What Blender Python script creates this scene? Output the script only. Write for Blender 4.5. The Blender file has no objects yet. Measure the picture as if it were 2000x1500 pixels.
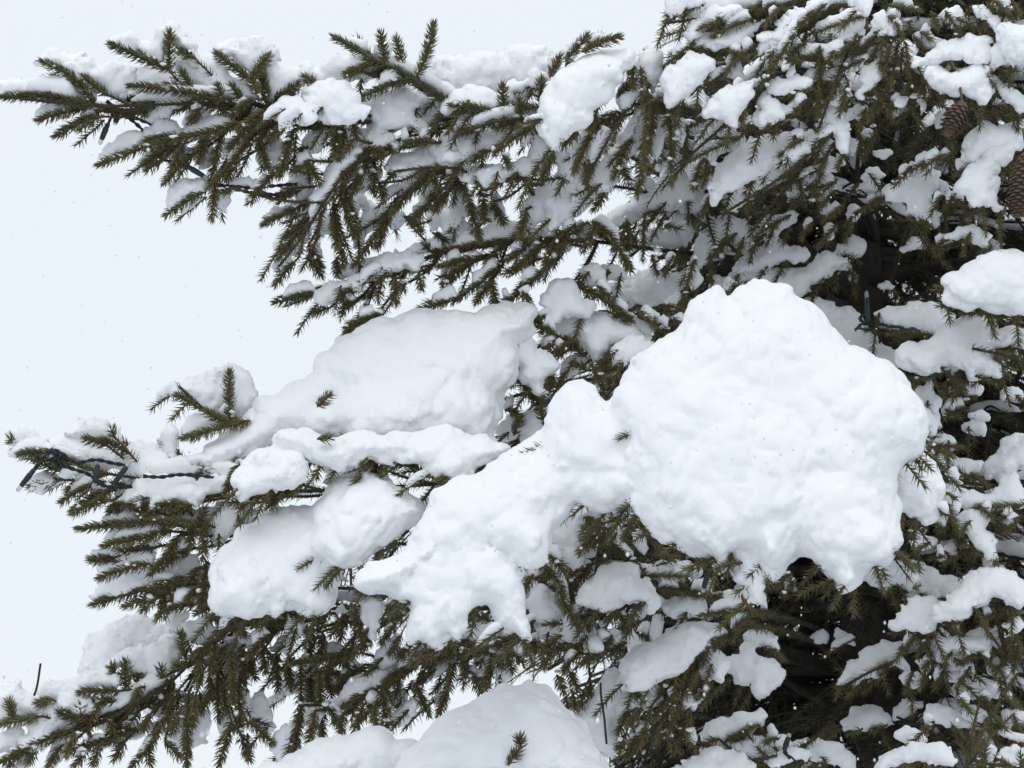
import bpy, math, random
import numpy as np
from mathutils import Vector, Matrix

# ------------------------------------------------------------------ camera, sky, sun, exposure
scene = bpy.context.scene
COL = scene.collection
rnd = random.Random(11)
rng = np.random.default_rng(11)

PITCH = math.radians(14)
CAM = np.array([0.0, 0.0, 1.7])
FPX = 4000.0                       # focal length in photo pixels (2000 wide)
cd = bpy.data.cameras.new('camera'); cam = bpy.data.objects.new('camera', cd); COL.objects.link(cam)
cam.location = CAM; cam.rotation_euler = (math.radians(90) + PITCH, 0, 0)
cd.sensor_width = 36; cd.lens = FPX / 2000 * 36; cd.clip_start = 0.05; cd.clip_end = 2000
cd.dof.use_dof = True; cd.dof.focus_distance = 3.95; cd.dof.aperture_fstop = 9.0
scene.camera = cam
AX = np.array([1.0, 0, 0]); AF = np.array([0, math.cos(PITCH), math.sin(PITCH)]); AU = np.array([0, -math.sin(PITCH), math.cos(PITCH)])
ROT = np.stack([AX, AU, AF])       # rows: picture right, picture up, depth

SUN_EL, SUN_AZ = math.radians(72), math.radians(200)   # azimuth: 180 = behind the camera
world = bpy.data.worlds.new('World'); scene.world = world; world.use_nodes = True
nt = world.node_tree; nt.nodes.clear()
sky = nt.nodes.new('ShaderNodeTexSky'); sky.sky_type = 'NISHITA'; sky.sun_disc = False
sky.sun_elevation = SUN_EL; sky.sun_rotation = SUN_AZ
bg1 = nt.nodes.new('ShaderNodeBackground'); bg1.inputs['Strength'].default_value = 0.1
bg2 = nt.nodes.new('ShaderNodeBackground'); bg2.inputs['Color'].default_value = (0.868, 0.926, 0.985, 1); bg2.inputs['Strength'].default_value = 1.0
mx = nt.nodes.new('ShaderNodeMixShader'); mx.inputs[0].default_value = 0.95      # closed cloud cover over the clear sky
wo = nt.nodes.new('ShaderNodeOutputWorld')
nt.links.new(sky.outputs[0], bg1.inputs['Color']); nt.links.new(bg1.outputs[0], mx.inputs[1]); nt.links.new(bg2.outputs[0], mx.inputs[2])
nt.links.new(mx.outputs[0], wo.inputs['Surface'])

sd = bpy.data.lights.new('sun', 'SUN'); sun = bpy.data.objects.new('sun', sd); COL.objects.link(sun)
sd.energy = 0.76; sd.angle = math.radians(40); sd.color = (1.0, 0.98, 0.96)
sdir = Vector((math.sin(SUN_AZ) * math.cos(SUN_EL), math.cos(SUN_AZ) * math.cos(SUN_EL), math.sin(SUN_EL)))
sun.rotation_euler = sdir.to_track_quat('Z', 'Y').to_euler(); sun.location = (0, 0, 30)

vs = scene.view_settings
vs.view_transform = 'Standard'; vs.look = 'None'; vs.gamma = 1; vs.use_curve_mapping = False; vs.exposure = 0.0
scene.cycles.max_bounces = 7; scene.cycles.diffuse_bounces = 5; scene.cycles.use_denoising = True

# ------------------------------------------------------------------ materials
def mat(name):
    m = bpy.data.materials.new(name); m.use_nodes = True
    return m, m.node_tree, m.node_tree.nodes['Principled BSDF']

def ramp(nt, stops):
    r = nt.nodes.new('ShaderNodeValToRGB'); e = r.color_ramp.elements
    while len(e) < len(stops): e.new(0.5)
    for el, (p, c) in zip(e, stops): el.position = p; el.color = (*c, 1)
    return r

def noise(nt, scale, detail=4, rough=0.55, coord='Object'):
    tc = nt.nodes.new('ShaderNodeTexCoord'); n = nt.nodes.new('ShaderNodeTexNoise')
    n.inputs['Scale'].default_value = scale; n.inputs['Detail'].default_value = detail; n.inputs['Roughness'].default_value = rough
    nt.links.new(tc.outputs[coord], n.inputs['Vector']); return n

def make_snow():
    m, nt, b = mat('snow')
    n = noise(nt, 3.0, 3)
    r = ramp(nt, [(0.3, (0.905, 0.915, 0.93)), (0.7, (0.94, 0.945, 0.955))])
    nt.links.new(n.outputs['Fac'], r.inputs[0]); nt.links.new(r.outputs[0], b.inputs['Base Color'])
    b.inputs['Roughness'].default_value = 0.75; b.inputs['Specular IOR Level'].default_value = 0.25
    n1 = noise(nt, 260, 3, 0.65); n2 = noise(nt, 70, 3, 0.6)
    add = nt.nodes.new('ShaderNodeMath'); add.operation = 'MULTIPLY_ADD'; add.inputs[1].default_value = 0.45
    nt.links.new(n1.outputs['Fac'], add.inputs[0]); nt.links.new(n2.outputs['Fac'], add.inputs[2])
    bp = nt.nodes.new('ShaderNodeBump'); bp.inputs['Strength'].default_value = 0.16; bp.inputs['Distance'].default_value = 0.003
    nt.links.new(add.outputs[0], bp.inputs['Height']); nt.links.new(bp.outputs[0], b.inputs['Normal'])
    return m

def make_needle():
    m, nt, b = mat('spruce_needle')
    g = nt.nodes.new('ShaderNodeNewGeometry'); oi = nt.nodes.new('ShaderNodeObjectInfo')
    n = noise(nt, 9.0, 2)
    s = nt.nodes.new('ShaderNodeMath'); s.operation = 'MULTIPLY_ADD'; s.inputs[1].default_value = 0.5
    nt.links.new(g.outputs['Random Per Island'], s.inputs[0])
    s2 = nt.nodes.new('ShaderNodeMath'); s2.operation = 'MULTIPLY'; s2.inputs[1].default_value = 0.6
    nt.links.new(n.outputs['Fac'], s2.inputs[0]); nt.links.new(s2.outputs[0], s.inputs[2])
    r = ramp(nt, [(0.15, (0.040, 0.054, 0.030)), (0.42, (0.098, 0.102, 0.046)), (0.68, (0.165, 0.142, 0.058)), (0.95, (0.245, 0.165, 0.075))])
    nt.links.new(s.outputs[0], r.inputs[0])
    hs = nt.nodes.new('ShaderNodeHueSaturation')
    mr = nt.nodes.new('ShaderNodeMapRange'); mr.inputs['To Min'].default_value = 0.75; mr.inputs['To Max'].default_value = 1.25
    nt.links.new(oi.outputs['Random'], mr.inputs[0]); nt.links.new(mr.outputs[0], hs.inputs['Value'])
    nt.links.new(r.outputs[0], hs.inputs['Color']); nt.links.new(hs.outputs[0], b.inputs['Base Color'])
    b.inputs['Roughness'].default_value = 0.5; b.inputs['Specular IOR Level'].default_value = 0.3
    return m

def make_bark(name, c0, c1, scale):
    m, nt, b = mat(name)
    n = noise(nt, scale, 5, 0.65); r = ramp(nt, [(0.3, c0), (0.7, c1)])
    nt.links.new(n.outputs['Fac'], r.inputs[0]); nt.links.new(r.outputs[0], b.inputs['Base Color'])
    bp = nt.nodes.new('ShaderNodeBump'); bp.inputs['Strength'].default_value = 0.8; bp.inputs['Distance'].default_value = 0.004
    nt.links.new(n.outputs['Fac'], bp.inputs['Height']); nt.links.new(bp.outputs[0], b.inputs['Normal'])
    b.inputs['Roughness'].default_value = 0.85
    return m

def make_plain(name, c, rough=0.5, **kw):
    m, nt, b = mat(name)
    n = noise(nt, 120, 3)
    r = ramp(nt, [(0.3, tuple(x * 0.8 for x in c)), (0.7, tuple(min(1, x * 1.15) for x in c))])
    nt.links.new(n.outputs['Fac'], r.inputs[0]); nt.links.new(r.outputs[0], b.inputs['Base Color'])
    b.inputs['Roughness'].default_value = rough
    for k, v in kw.items(): b.inputs[k.replace('_', ' ')].default_value = v
    return m

M_SNOW = make_snow(); M_GROUND = make_plain('trodden_snow', (0.60, 0.62, 0.65), 0.8); M_NEEDLE = make_needle()
M_TWIG = make_bark('twig_bark', (0.060, 0.032, 0.016), (0.130, 0.075, 0.038), 90)
M_BARK = make_bark('trunk_bark', (0.018, 0.014, 0.011), (0.060, 0.048, 0.038), 25)
M_CONE = make_bark('cone_scale', (0.070, 0.046, 0.030), (0.190, 0.135, 0.092), 60)
M_CABLE = make_plain('cable_plastic', (0.009, 0.015, 0.016), 0.5)
M_SOCKET = make_plain('socket_plastic', (0.012, 0.022, 0.024), 0.45)
M_TEAL = make_plain('teal_socket_plastic', (0.010, 0.042, 0.048), 0.4)
M_LENS = make_plain('bulb_lens', (0.80, 0.83, 0.85), 0.15, Transmission_Weight=0.7, IOR=1.45)
M_WIRE = make_plain('black_wire', (0.012, 0.011, 0.012), 0.5)
M_LEAF = make_plain('dry_leaf', (0.22, 0.085, 0.03), 0.7)

# ------------------------------------------------------------------ mesh helpers
def mk_mesh(name, V, polys, mats, pmat=None, smooth=True):
    """V (n,3); polys: list of int arrays, each (k,3) or (k,4)"""
    me = bpy.data.meshes.new(name)
    V = np.asarray(V, dtype=np.float32)
    me.vertices.add(len(V)); me.vertices.foreach_set('co', V.ravel())
    polys = [np.asarray(p, dtype=np.int32) for p in polys if len(p)]
    nl = sum(p.size for p in polys); npoly = sum(len(p) for p in polys)
    me.loops.add(nl); me.polygons.add(npoly)
    me.loops.foreach_set('vertex_index', np.concatenate([p.ravel() for p in polys]))
    tot = np.concatenate([np.full(len(p), p.shape[1], np.int32) for p in polys])
    st = np.concatenate([[0], np.cumsum(tot)[:-1]]).astype(np.int32)
    me.polygons.foreach_set('loop_start', st)
    me.polygons.foreach_set('loop_total', tot)
    for m in mats: me.materials.append(m)
    if pmat is not None: me.polygons.foreach_set('material_index', np.asarray(pmat, np.int32))
    if smooth: me.polygons.foreach_set('use_smooth', np.ones(npoly, bool))
    me.update(calc_edges=True)
    return me

def soft_normals(me, N, amount=0.8):
    a = np.empty(len(me.vertices) * 3, np.float32); me.vertex_normals.foreach_get('vector', a); a = a.reshape(-1, 3)
    me.normals_split_custom_set_from_vertices(unit(N * amount + a * (1 - amount)).tolist())

def link(name, data, parent=None, loc=(0, 0, 0), label=None, cat=None, group=None, kind=None):
    o = bpy.data.objects.new(name, data); COL.objects.link(o); o.location = [float(v) for v in loc]
    if parent is not None: o.parent = parent
    for k, v in (('label', label), ('category', cat), ('group', group), ('kind', kind)):
        if v: o[k] = v
    return o

class Geo:
    """collects vertices, triangles and quads with a material index"""
    def __init__(s): s.V = []; s.T = []; s.Q = []; s.mt = []; s.mq = []; s.n = 0
    def add(s, V, tris=None, quads=None, m=0):
        V = np.asarray(V)
        if tris is not None and len(tris): s.T.append(np.asarray(tris) + s.n); s.mt.append(np.full(len(tris), m))
        if quads is not None and len(quads): s.Q.append(np.asarray(quads) + s.n); s.mq.append(np.full(len(quads), m))
        s.V.append(V); s.n += len(V)
    def mesh(s, name, mats, origin=(0, 0, 0), smooth=True):
        V = np.concatenate(s.V) - np.asarray(origin)
        P = ([np.concatenate(s.T)] if s.T else []) + ([np.concatenate(s.Q)] if s.Q else [])
        pm = np.concatenate(s.mt + s.mq)
        return mk_mesh(name, V, P, mats, pm, smooth)

def unit(v): return v / (np.linalg.norm(v, axis=-1, keepdims=True) + 1e-12)

def resample(P, n):
    P = np.asarray(P, float)
    # Catmull-Rom through the points, then even spacing
    if len(P) > 2:
        E = np.vstack([2 * P[0] - P[1], P, 2 * P[-1] - P[-2]]); out = []
        for i in range(1, len(E) - 2):
            for t in np.linspace(0, 1, 8, endpoint=False):
                a, b, c, d = E[i - 1], E[i], E[i + 1], E[i + 2]
                out.append(0.5 * (2 * b + (c - a) * t + (2 * a - 5 * b + 4 * c - d) * t * t + (3 * b - a - 3 * c + d) * t ** 3))
        out.append(P[-1]); P = np.array(out)
    L = np.concatenate([[0], np.cumsum(np.linalg.norm(np.diff(P, axis=0), axis=1))])
    s = np.linspace(0, L[-1], n)
    return np.stack([np.interp(s, L, P[:, k]) for k in range(P.shape[1])], 1), L[-1]

def frames(P):
    T = unit(np.gradient(P, axis=0))
    up = np.tile([0.0, 0.12, 1.0], (len(P), 1)); up[np.abs(T[:, 2]) > 0.93] = [0.3, 1, 0]
    N = unit(up - T * (up * T).sum(1, keepdims=True)); B = np.cross(T, N)
    return T, N, B

def tube(P, R, sides=6, closed=True):
    P = np.asarray(P, float); n = len(P); R = np.broadcast_to(R, (n,))
    T, N, B = frames(P)
    a = np.linspace(0, 2 * math.pi, sides, endpoint=False)
    V = (P[:, None] + R[:, None, None] * (np.cos(a)[None, :, None] * N[:, None] + np.sin(a)[None, :, None] * B[:, None])).reshape(-1, 3)
    i = np.arange(n - 1)[:, None] * sides; j = np.arange(sides)[None]; j2 = (j + 1) % sides
    Q = np.stack([i + j, i + j2, i + sides + j2, i + sides + j], -1).reshape(-1, 4)
    Tr = []
    if closed:
        V = np.vstack([V, P[0] - T[0] * R[0] * 0.5, P[-1] + T[-1] * R[-1] * 0.5]); c0 = n * sides; c1 = c0 + 1
        for k in range(sides):
            Tr.append((c0, (k + 1) % sides, k)); Tr.append((c1, (n - 1) * sides + k, (n - 1) * sides + (k + 1) % sides))
    return V, np.array(Tr, int).reshape(-1, 3), Q

# ------------------------------------------------------------------ 3-D value noise
LAT = rng.random((32, 32, 32)).astype(np.float32) * 2 - 1
def vnoise(P):
    I = np.floor(P).astype(np.int64); f = (P - I).astype(np.float32); f = f * f * (3 - 2 * f); I &= 31; J = (I + 1) & 31
    x0, y0, z0 = I.T; x1, y1, z1 = J.T; fx, fy, fz = f.T
    def l(a, b, t): return a + (b - a) * t
    return l(l(l(LAT[x0, y0, z0], LAT[x1, y0, z0], fx), l(LAT[x0, y1, z0], LAT[x1, y1, z0], fx), fy),
             l(l(LAT[x0, y0, z1], LAT[x1, y0, z1], fx), l(LAT[x0, y1, z1], LAT[x1, y1, z1], fx), fy), fz)

# ------------------------------------------------------------------ picture geometry: tiles, depths, unprojection
TILES = {'A': (0, 0), 'B': (650, 0), 'C': (1300, 0), 'D': (0, 500), 'E': (650, 500), 'F': (1300, 500), 'G': (0, 975), 'H': (650, 975), 'I': (1300, 975)}
def to_px(tile, pts):
    p = np.asarray(pts, float).reshape(-1, 2)
    return p if tile == 'P' else p * 0.35 + np.array(TILES[tile])

def at(px, py, d):
    return CAM + AX * ((px - 1000) / FPX * d) + AU * ((750 - py) / FPX * d) + AF * d
def project(P):
    q = (np.asarray(P) - CAM) @ ROT.T
    return 1000 + q[..., 0] / q[..., 2] * FPX, 750 - q[..., 1] / q[..., 2] * FPX, q[..., 2]

# how far from the camera each part of the tree's surface stands (metres along the view axis)
DC = np.array([(0,200,4.0),(500,250,4.05),(1000,250,4.12),(1200,200,4.08),(1500,200,4.12),(1900,100,4.15),(1900,400,4.2),(1500,480,4.5),(1700,550,4.7),(1300,520,4.45),
 (600,560,4.25),(900,500,4.3),(50,900,3.95),(400,800,4.0),(600,1000,3.87),(800,750,4.12),(900,1000,3.77),(1100,900,3.75),(1450,850,3.62),(1450,1100,3.68),(1700,900,3.66),
 (1900,600,4.1),(1900,800,4.3),(1900,1100,4.1),(1200,650,4.25),(1020,800,4.2),(1200,1150,4.0),(1350,1120,4.0),(300,1050,3.95),(300,1350,4.0),(100,1400,3.95),(600,1350,4.05),
 (900,1300,4.02),(1000,1450,3.72),(650,1480,3.77),(1300,1300,4.0),(1600,1250,4.55),(1700,1400,4.45),(1850,1250,4.1),(1500,1450,4.1),(1800,1480,3.92)])
def depth(x, y):
    w = 1 / ((DC[:, 0] - x) ** 2 + (DC[:, 1] - y) ** 2 + 900) ** 1.6
    return float((w * DC[:, 2]).sum() / w.sum())

def lobe_depth(c, dz): return dz if dz > 2 else depth(*c) + dz      # an offset from the tree's surface, or a distance of its own

# ------------------------------------------------------------------ snow: traced outlines swollen into solid lumps, meshed with surface nets
def chaikin(p, it=2):
    for _ in range(it):
        q = np.roll(p, -1, 0); p = np.stack([p * .75 + q * .25, p * .25 + q * .75], 1).reshape(-1, 2)
    return p
def sdf2(poly, X, Y):
    d2 = np.full(X.shape, 1e18); ins = np.zeros(X.shape, bool)
    q = np.roll(poly, -1, 0)
    for (x0, y0), (x1, y1) in zip(poly, q):
        ex, ey = x1 - x0, y1 - y0; L = ex * ex + ey * ey + 1e-9
        t = np.clip(((X - x0) * ex + (Y - y0) * ey) / L, 0, 1)
        d2 = np.minimum(d2, (X - x0 - t * ex) ** 2 + (Y - y0 - t * ey) ** 2)
        if y0 != y1:
            c = (y0 > Y) != (y1 > Y); ins ^= c & (X < ex * (Y - y0) / (y1 - y0) + x0)
    d = np.sqrt(d2); return np.where(ins, d, -d)

def surface_nets(F):
    S = F > 0; nx, ny, nz = F.shape
    c = np.zeros((nx - 1, ny - 1, nz - 1), np.int8)
    for a in (0, 1):
        for b in (0, 1):
            for d in (0, 1): c += S[a:nx - 1 + a, b:ny - 1 + b, d:nz - 1 + d]
    act = (c > 0) & (c < 8); ids = np.full(act.shape, -1, np.int64); cells = np.argwhere(act); ids[act] = np.arange(len(cells))
    acc = np.zeros((len(cells), 3)); cnt = np.zeros(len(cells))
    corners = [(a, b, d) for a in (0, 1) for b in (0, 1) for d in (0, 1)]
    for u in corners:
        for ax in range(3):
            if u[ax]: continue
            v = list(u); v[ax] = 1
            fu = F[cells[:, 0] + u[0], cells[:, 1] + u[1], cells[:, 2] + u[2]]; fv = F[cells[:, 0] + v[0], cells[:, 1] + v[1], cells[:, 2] + v[2]]
            m = (fu > 0) != (fv > 0); t = np.zeros(len(cells)); t[m] = fu[m] / (fu[m] - fv[m])
            p = np.array(u, float) + np.zeros((len(cells), 3)); p[:, ax] += t
            acc[m] += p[m]; cnt[m] += 1
    V = cells + acc / cnt[:, None]
    Q = []
    for ax in range(3):
        b, d = (ax + 1) % 3, (ax + 2) % 3
        sl0 = [slice(None)] * 3; sl1 = [slice(None)] * 3; sl0[ax] = slice(0, -1); sl1[ax] = slice(1, None)
        e = S[tuple(sl0)] != S[tuple(sl1)]; E = np.argwhere(e)
        ok = (E[:, b] > 0) & (E[:, d] > 0) & (E[:, b] < F.shape[b] - 1) & (E[:, d] < F.shape[d] - 1); E = E[ok]
        flip = S[tuple(sl0)][E[:, 0], E[:, 1], E[:, 2]]
        def cell(ob, od):
            I = E.copy(); I[:, b] += ob; I[:, d] += od; return ids[I[:, 0], I[:, 1], I[:, 2]]
        q = np.stack([cell(-1, -1), cell(0, -1), cell(0, 0), cell(-1, 0)], 1)
        q[~flip] = q[~flip][:, ::-1]; Q.append(q)
    return V, np.concatenate(Q)

def snow_geo(lobes, seed, vox=None):
    """lobes: (tile, dz, tilt, Rcap, pts). returns world verts, quads"""
    L = []
    for tile, dz, tilt, cap, pts in lobes:
        p = to_px(tile, pts); c = p.mean(0); L.append((chaikin(p), lobe_depth(c, dz) - (0.02 if tile in 'CI' and dz < 0.1 else 0), tilt, cap, c))
    allp = np.concatenate([l[0] for l in L]); lo, hi = allp.min(0), allp.max(0); ctr = (lo + hi) / 2
    d0 = float(np.mean([l[1] for l in L])); s = d0 / FPX       # metres per pixel
    size = max(hi - lo)
    if vox is None: vox = 4.4 if size < 260 else (5.0 if size < 480 else 5.2)
    mar = 4 * vox + 8
    xs = np.arange(lo[0] - mar, hi[0] + mar, vox); ys = np.arange(lo[1] - mar, hi[1] + mar, vox)
    X, Y = np.meshgrid(xs, ys, indexing='ij'); info = []; zmin, zmax = 1e9, -1e9
    tm = float(np.mean([l[2] for l in L])); shear = tm * (ctr[1] - Y)
    for p, dl, tilt, cap, c in L:
        d = sdf2(p, X, Y); small = d.max() < 34; d += (7.5 if c[1] < 330 and c[0] < 1250 else 4.0) if small else 1.0
        o2 = np.stack([X.ravel(), Y.ravel(), np.full(X.size, 3.3 * seed)], 1); rag = 1.0 if small else 0.6 if d.max() < 80 else 0.35
        d += rag * (7 * vnoise(o2 / 24 + 9) + 5 * vnoise(o2 / 11 + 4) + 4 * vnoise(o2 / 5.8 + 1)).reshape(X.shape); R = min(float(d.max()), cap); zc = (dl - d0) / s + tilt * (c[1] - Y) - shear
        m = d > -10; zmin = min(zmin, (zc[m]).min() - R); zmax = max(zmax, zc[m].max() + R); info.append((d, R, zc, 1.25 if small else 0.92))
    zs = np.arange(zmin - mar, zmax + mar, vox, dtype=np.float32)
    F = np.full((len(xs), len(ys), len(zs)), -1e3, np.float32)
    for d, R, zc, zk in info:
        core = np.maximum(R - d, 0)[..., None]; z = (zs[None, None] - zc[..., None])
        f = (R - np.sqrt(core ** 2 + (z * zk) ** 2)).astype(np.float32)
        k = 30.0 if R > 40 else (10.0 if len(info) > 2 else 6.0)
        F = np.where(np.abs(F - f) < k, np.maximum(F, f) + (k - np.abs(F - f)) ** 2 / (4 * k), np.maximum(F, f))
    Rm = max(i[1] for i in info); band = np.abs(F) < (14 + 0.3 * Rm); idx = np.argwhere(band)
    P = np.stack([xs[idx[:, 0]], ys[idx[:, 1]], zs[idx[:, 2]]], 1) + seed * 37.3
    q = min(1.0, Rm / 45); RM = np.array([[.80, .52, -.30], [-.55, .83, -.02], [.24, .18, .95]], np.float32); P = P.astype(np.float32); P2 = P @ RM; P3 = P2 @ RM
    q2 = q * (1.1 if Rm > 100 else 1.5)
    F[band] += (0.08 * Rm * vnoise(P2 / max(1.4 * Rm, 24)) + 14 * q * (np.abs(vnoise(P / 92 + 7)) - 0.25) + 9 * q2 * (np.abs(vnoise(P2 / 46 + 2)) - 0.25) + (2 + 3 * q2) * (np.abs(vnoise(P3 / 24 + 3)) - 0.25)).astype(np.float32)
    G = np.stack(np.gradient(F), -1)                                   # the soft form, for the shading
    fa = 0.55 if Rm > 50 else 0.85
    F[band] += fa * (2.0 * vnoise(P2 / 11 + 11) + 2.0 * vnoise(P3 / 6 + 5)).astype(np.float32)
    V, Q = surface_nets(F)
    px = xs[0] + V[:, 0] * vox; py = ys[0] + V[:, 1] * vox; pz = zs[0] + V[:, 2] * vox + tm * (ctr[1] - (ys[0] + V[:, 1] * vox))
    # crumbly grain, in patches
    vi = np.clip(np.round(V).astype(int), 0, np.array(F.shape) - 1); vn = -unit(G[vi[:, 0], vi[:, 1], vi[:, 2]])
    P = np.stack([px, py, pz], 1); g = np.clip(0.75 + 1.3 * vnoise(P / 38 + seed), 0.25, 1.6); gr = (rng.random(len(V)) * 2 - 1) * 1.3 * g * fa
    px = px + vn[:, 0] * gr; py = py + vn[:, 1] * gr; pz = pz + vn[:, 2] * gr
    dist = (d0 + pz * s)[:, None]
    W = CAM + AX * ((px - 1000) / FPX)[:, None] * dist + AU * ((750 - py) / FPX)[:, None] * dist + AF * dist
    nrm = np.stack([vn[:, 0], -(vn[:, 1] + tm * vn[:, 2]), vn[:, 2]], 1)      # undo the shear
    nrm = unit(nrm) @ ROT
    fn = np.cross(W[Q[:, 1]] - W[Q[:, 0]], W[Q[:, 3]] - W[Q[:, 0]])
    if (fn * nrm[Q[:, 0]]).sum() < 0: Q = Q[:, ::-1]
    return W, Q, nrm


def snow_strip(P, r, seed, geo, sides=9):
    """lumpy snow lying along a twig"""
    n = max(5, int(len(P))); P = np.asarray(P)
    T, N, B = frames(P); t = np.linspace(0, 1, n)
    prof = np.sqrt(np.clip(1 - (2 * t - 1) ** 4, 0.02, 1))
    a = np.linspace(0, 2 * math.pi, sides, endpoint=False)
    up = np.array([0, 0.1, 1.0])
    rr = r * prof * (1 + 0.35 * vnoise(P * 22 + seed * 3.1))
    C = P + up[None] * (rr * 0.75 + 0.002)[:, None]
    V = C[:, None] + rr[:, None, None] * (np.cos(a)[None, :, None] * N[:, None] * 0.85 + np.sin(a)[None, :, None] * B[:, None])
    V = V.reshape(-1, 3); V = V + unit(V - np.repeat(C, sides, 0)) * (r * 0.3 * vnoise(V * 90 + seed))[:, None] + unit(V - np.repeat(C, sides, 0)) * (0.0025 * vnoise(V * 260 + seed))[:, None]
    i = np.arange(n - 1)[:, None] * sides; j = np.arange(sides)[None]; j2 = (j + 1) % sides
    Q = np.stack([i + j, i + j2, i + sides + j2, i + sides + j], -1).reshape(-1, 4)
    V = np.vstack([V, C[0], C[-1]]); k = np.arange(sides)
    T0 = np.stack([np.full(sides, n * sides), (k + 1) % sides, k], 1); T1 = np.stack([np.full(sides, n * sides + 1), (n - 1) * sides + k, (n - 1) * sides + (k + 1) % sides], 1)
    geo.add(V, np.vstack([T0, T1]), Q)

# ------------------------------------------------------------------ sprigs: a brown stem clothed in needles
def sprig_geo(P, geo, Ln=0.0195, dens=2350, fine=True, w=0.00122, r0=0.0024, r1=0.0014, rg=rng):
    n = len(P); T, N, B = frames(P); length = np.linalg.norm(np.diff(P, axis=0), axis=1).sum()
    V, Tr, Q = tube(P, np.linspace(r0, r1, n), 5 if fine else 4 if fine is False else 3); geo.add(V, Tr, Q, 1)
    k = max(20, int(length * dens)); i = np.arange(k)
    t = np.clip((i + rg.random(k)) / k, 0.0, 1); az = i * 2.39996 + rg.normal(0, 0.25, k)
    keep = (np.cos(az) > -0.35) | (rg.random(k) < 0.55); t, az = t[keep], az[keep]; k = len(t)
    f = t * (n - 1)
    def ip(A): return np.stack([np.interp(f, np.arange(n), A[:, c]) for c in range(3)], 1)
    p, tt, nn, bb = ip(P), unit(ip(T)), unit(ip(N)), unit(ip(B))
    rad = np.cos(az)[:, None] * nn + np.sin(az)[:, None] * bb
    th = np.radians(64 - 14 * np.clip(np.cos(az), 0, 1) + rg.normal(0, 8, k)); tipf = np.clip((t - 0.86) / 0.14, 0, 1); th = th * (1 - 0.62 * tipf)
    d = unit(np.cos(th)[:, None] * tt + np.sin(th)[:, None] * rad)
    ln = Ln * rg.uniform(0.78, 1.12, k) * (1 - 0.18 * tipf) * (0.75 + 0.25 * np.clip(t / 0.08, 0, 1))
    d2 = unit(d + tt * 0.42 + rg.normal(0, 0.07, (k, 3)))
    a = unit(np.cross(d, rad + 0.01)); b = np.cross(d, a)
    mid = p + d * (ln * 0.52)[:, None]; end = mid + d2 * (ln * 0.5)[:, None]
    tri = [(math.cos(q), math.sin(q)) for q in (0.3, 2.4, 4.5)]
    if fine:
        ring0 = [p + (a * x + b * y) * w * 0.8 for x, y in tri]; ring1 = [mid + (a * x + b * y) * w for x, y in tri]
        V = np.stack(ring0 + ring1 + [end], 1).reshape(-1, 3); o = np.arange(k)[:, None] * 7
        Q = np.concatenate([o + np.array([[q, (q + 1) % 3, 3 + (q + 1) % 3, 3 + q]]) for q in range(3)])
        Tq = np.concatenate([o + np.array([[3 + q, 3 + (q + 1) % 3, 6]]) for q in range(3)])
        geo.add(V, Tq, Q, 0)
    elif fine is None:
        a2 = unit(a + rg.normal(0, 0.8, (k, 3)))
        V = np.stack([p + a2 * w * 0.5, p - a2 * w * 0.5, end], 1).reshape(-1, 3); geo.add(V, np.arange(k * 3).reshape(-1, 3), None, 0)
    else:
        V = np.stack([p + (a * x + b * y) * w * 1.1 for x, y in tri] + [end], 1).reshape(-1, 3); o = np.arange(k)[:, None] * 4
        geo.add(V, np.concatenate([o + np.array([[q, (q + 1) % 3, 3]]) for q in range(3)]), None, 0)

# ------------------------------------------------------------------ ground and trunk
gv = 300.0
gx, gy = np.meshgrid(np.linspace(-1, 1, 61) ** 3 * gv, np.linspace(-1, 1, 61) ** 3 * gv, indexing='ij')
gz = 0.12 * vnoise(np.stack([gx.ravel() / 3 + 40, gy.ravel() / 3 + 40, np.zeros(gx.size) + .5], 1))
GV = np.stack([gx.ravel(), gy.ravel() + 3, gz], 1); ii = np.arange(60)[:, None] * 61 + np.arange(60)[None]
link('ground', mk_mesh('ground', GV, [np.stack([ii, ii + 61, ii + 62, ii + 1], -1).reshape(-1, 4)], [M_GROUND]), kind='structure', label='snow covered ground around the tree')

TRUNK = at(1690, 750, 5.15); TX, TY = TRUNK[0], TRUNK[1]
tree = link('spruce_tree', None, loc=(TX, TY, 0), label='large snow laden spruce tree with drooping boughs, trunk at right', cat='tree')
TO = np.array([TX, TY, 0.0])
tz = np.linspace(-0.1, 5.6, 24); tg = Geo()
TP = np.stack([0.02 * np.sin(tz * 1.3), 0.02 * np.cos(tz * 1.7), tz], 1)
V, Tr, Q = tube(TP, np.interp(tz, [-0.1, 5.6], [0.13, 0.03]), 16)
V = V + 0.006 * np.stack([vnoise(V * 30), vnoise(V * 30 + 9), np.zeros(len(V))], 1); tg.add(V, Tr, Q)
link('trunk', tg.mesh('trunk', [M_BARK]), tree)
def trunk_at(z): return np.array([TX + 0.02 * math.sin(z * 1.3), TY + 0.02 * math.cos(z * 1.7), z])
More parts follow.
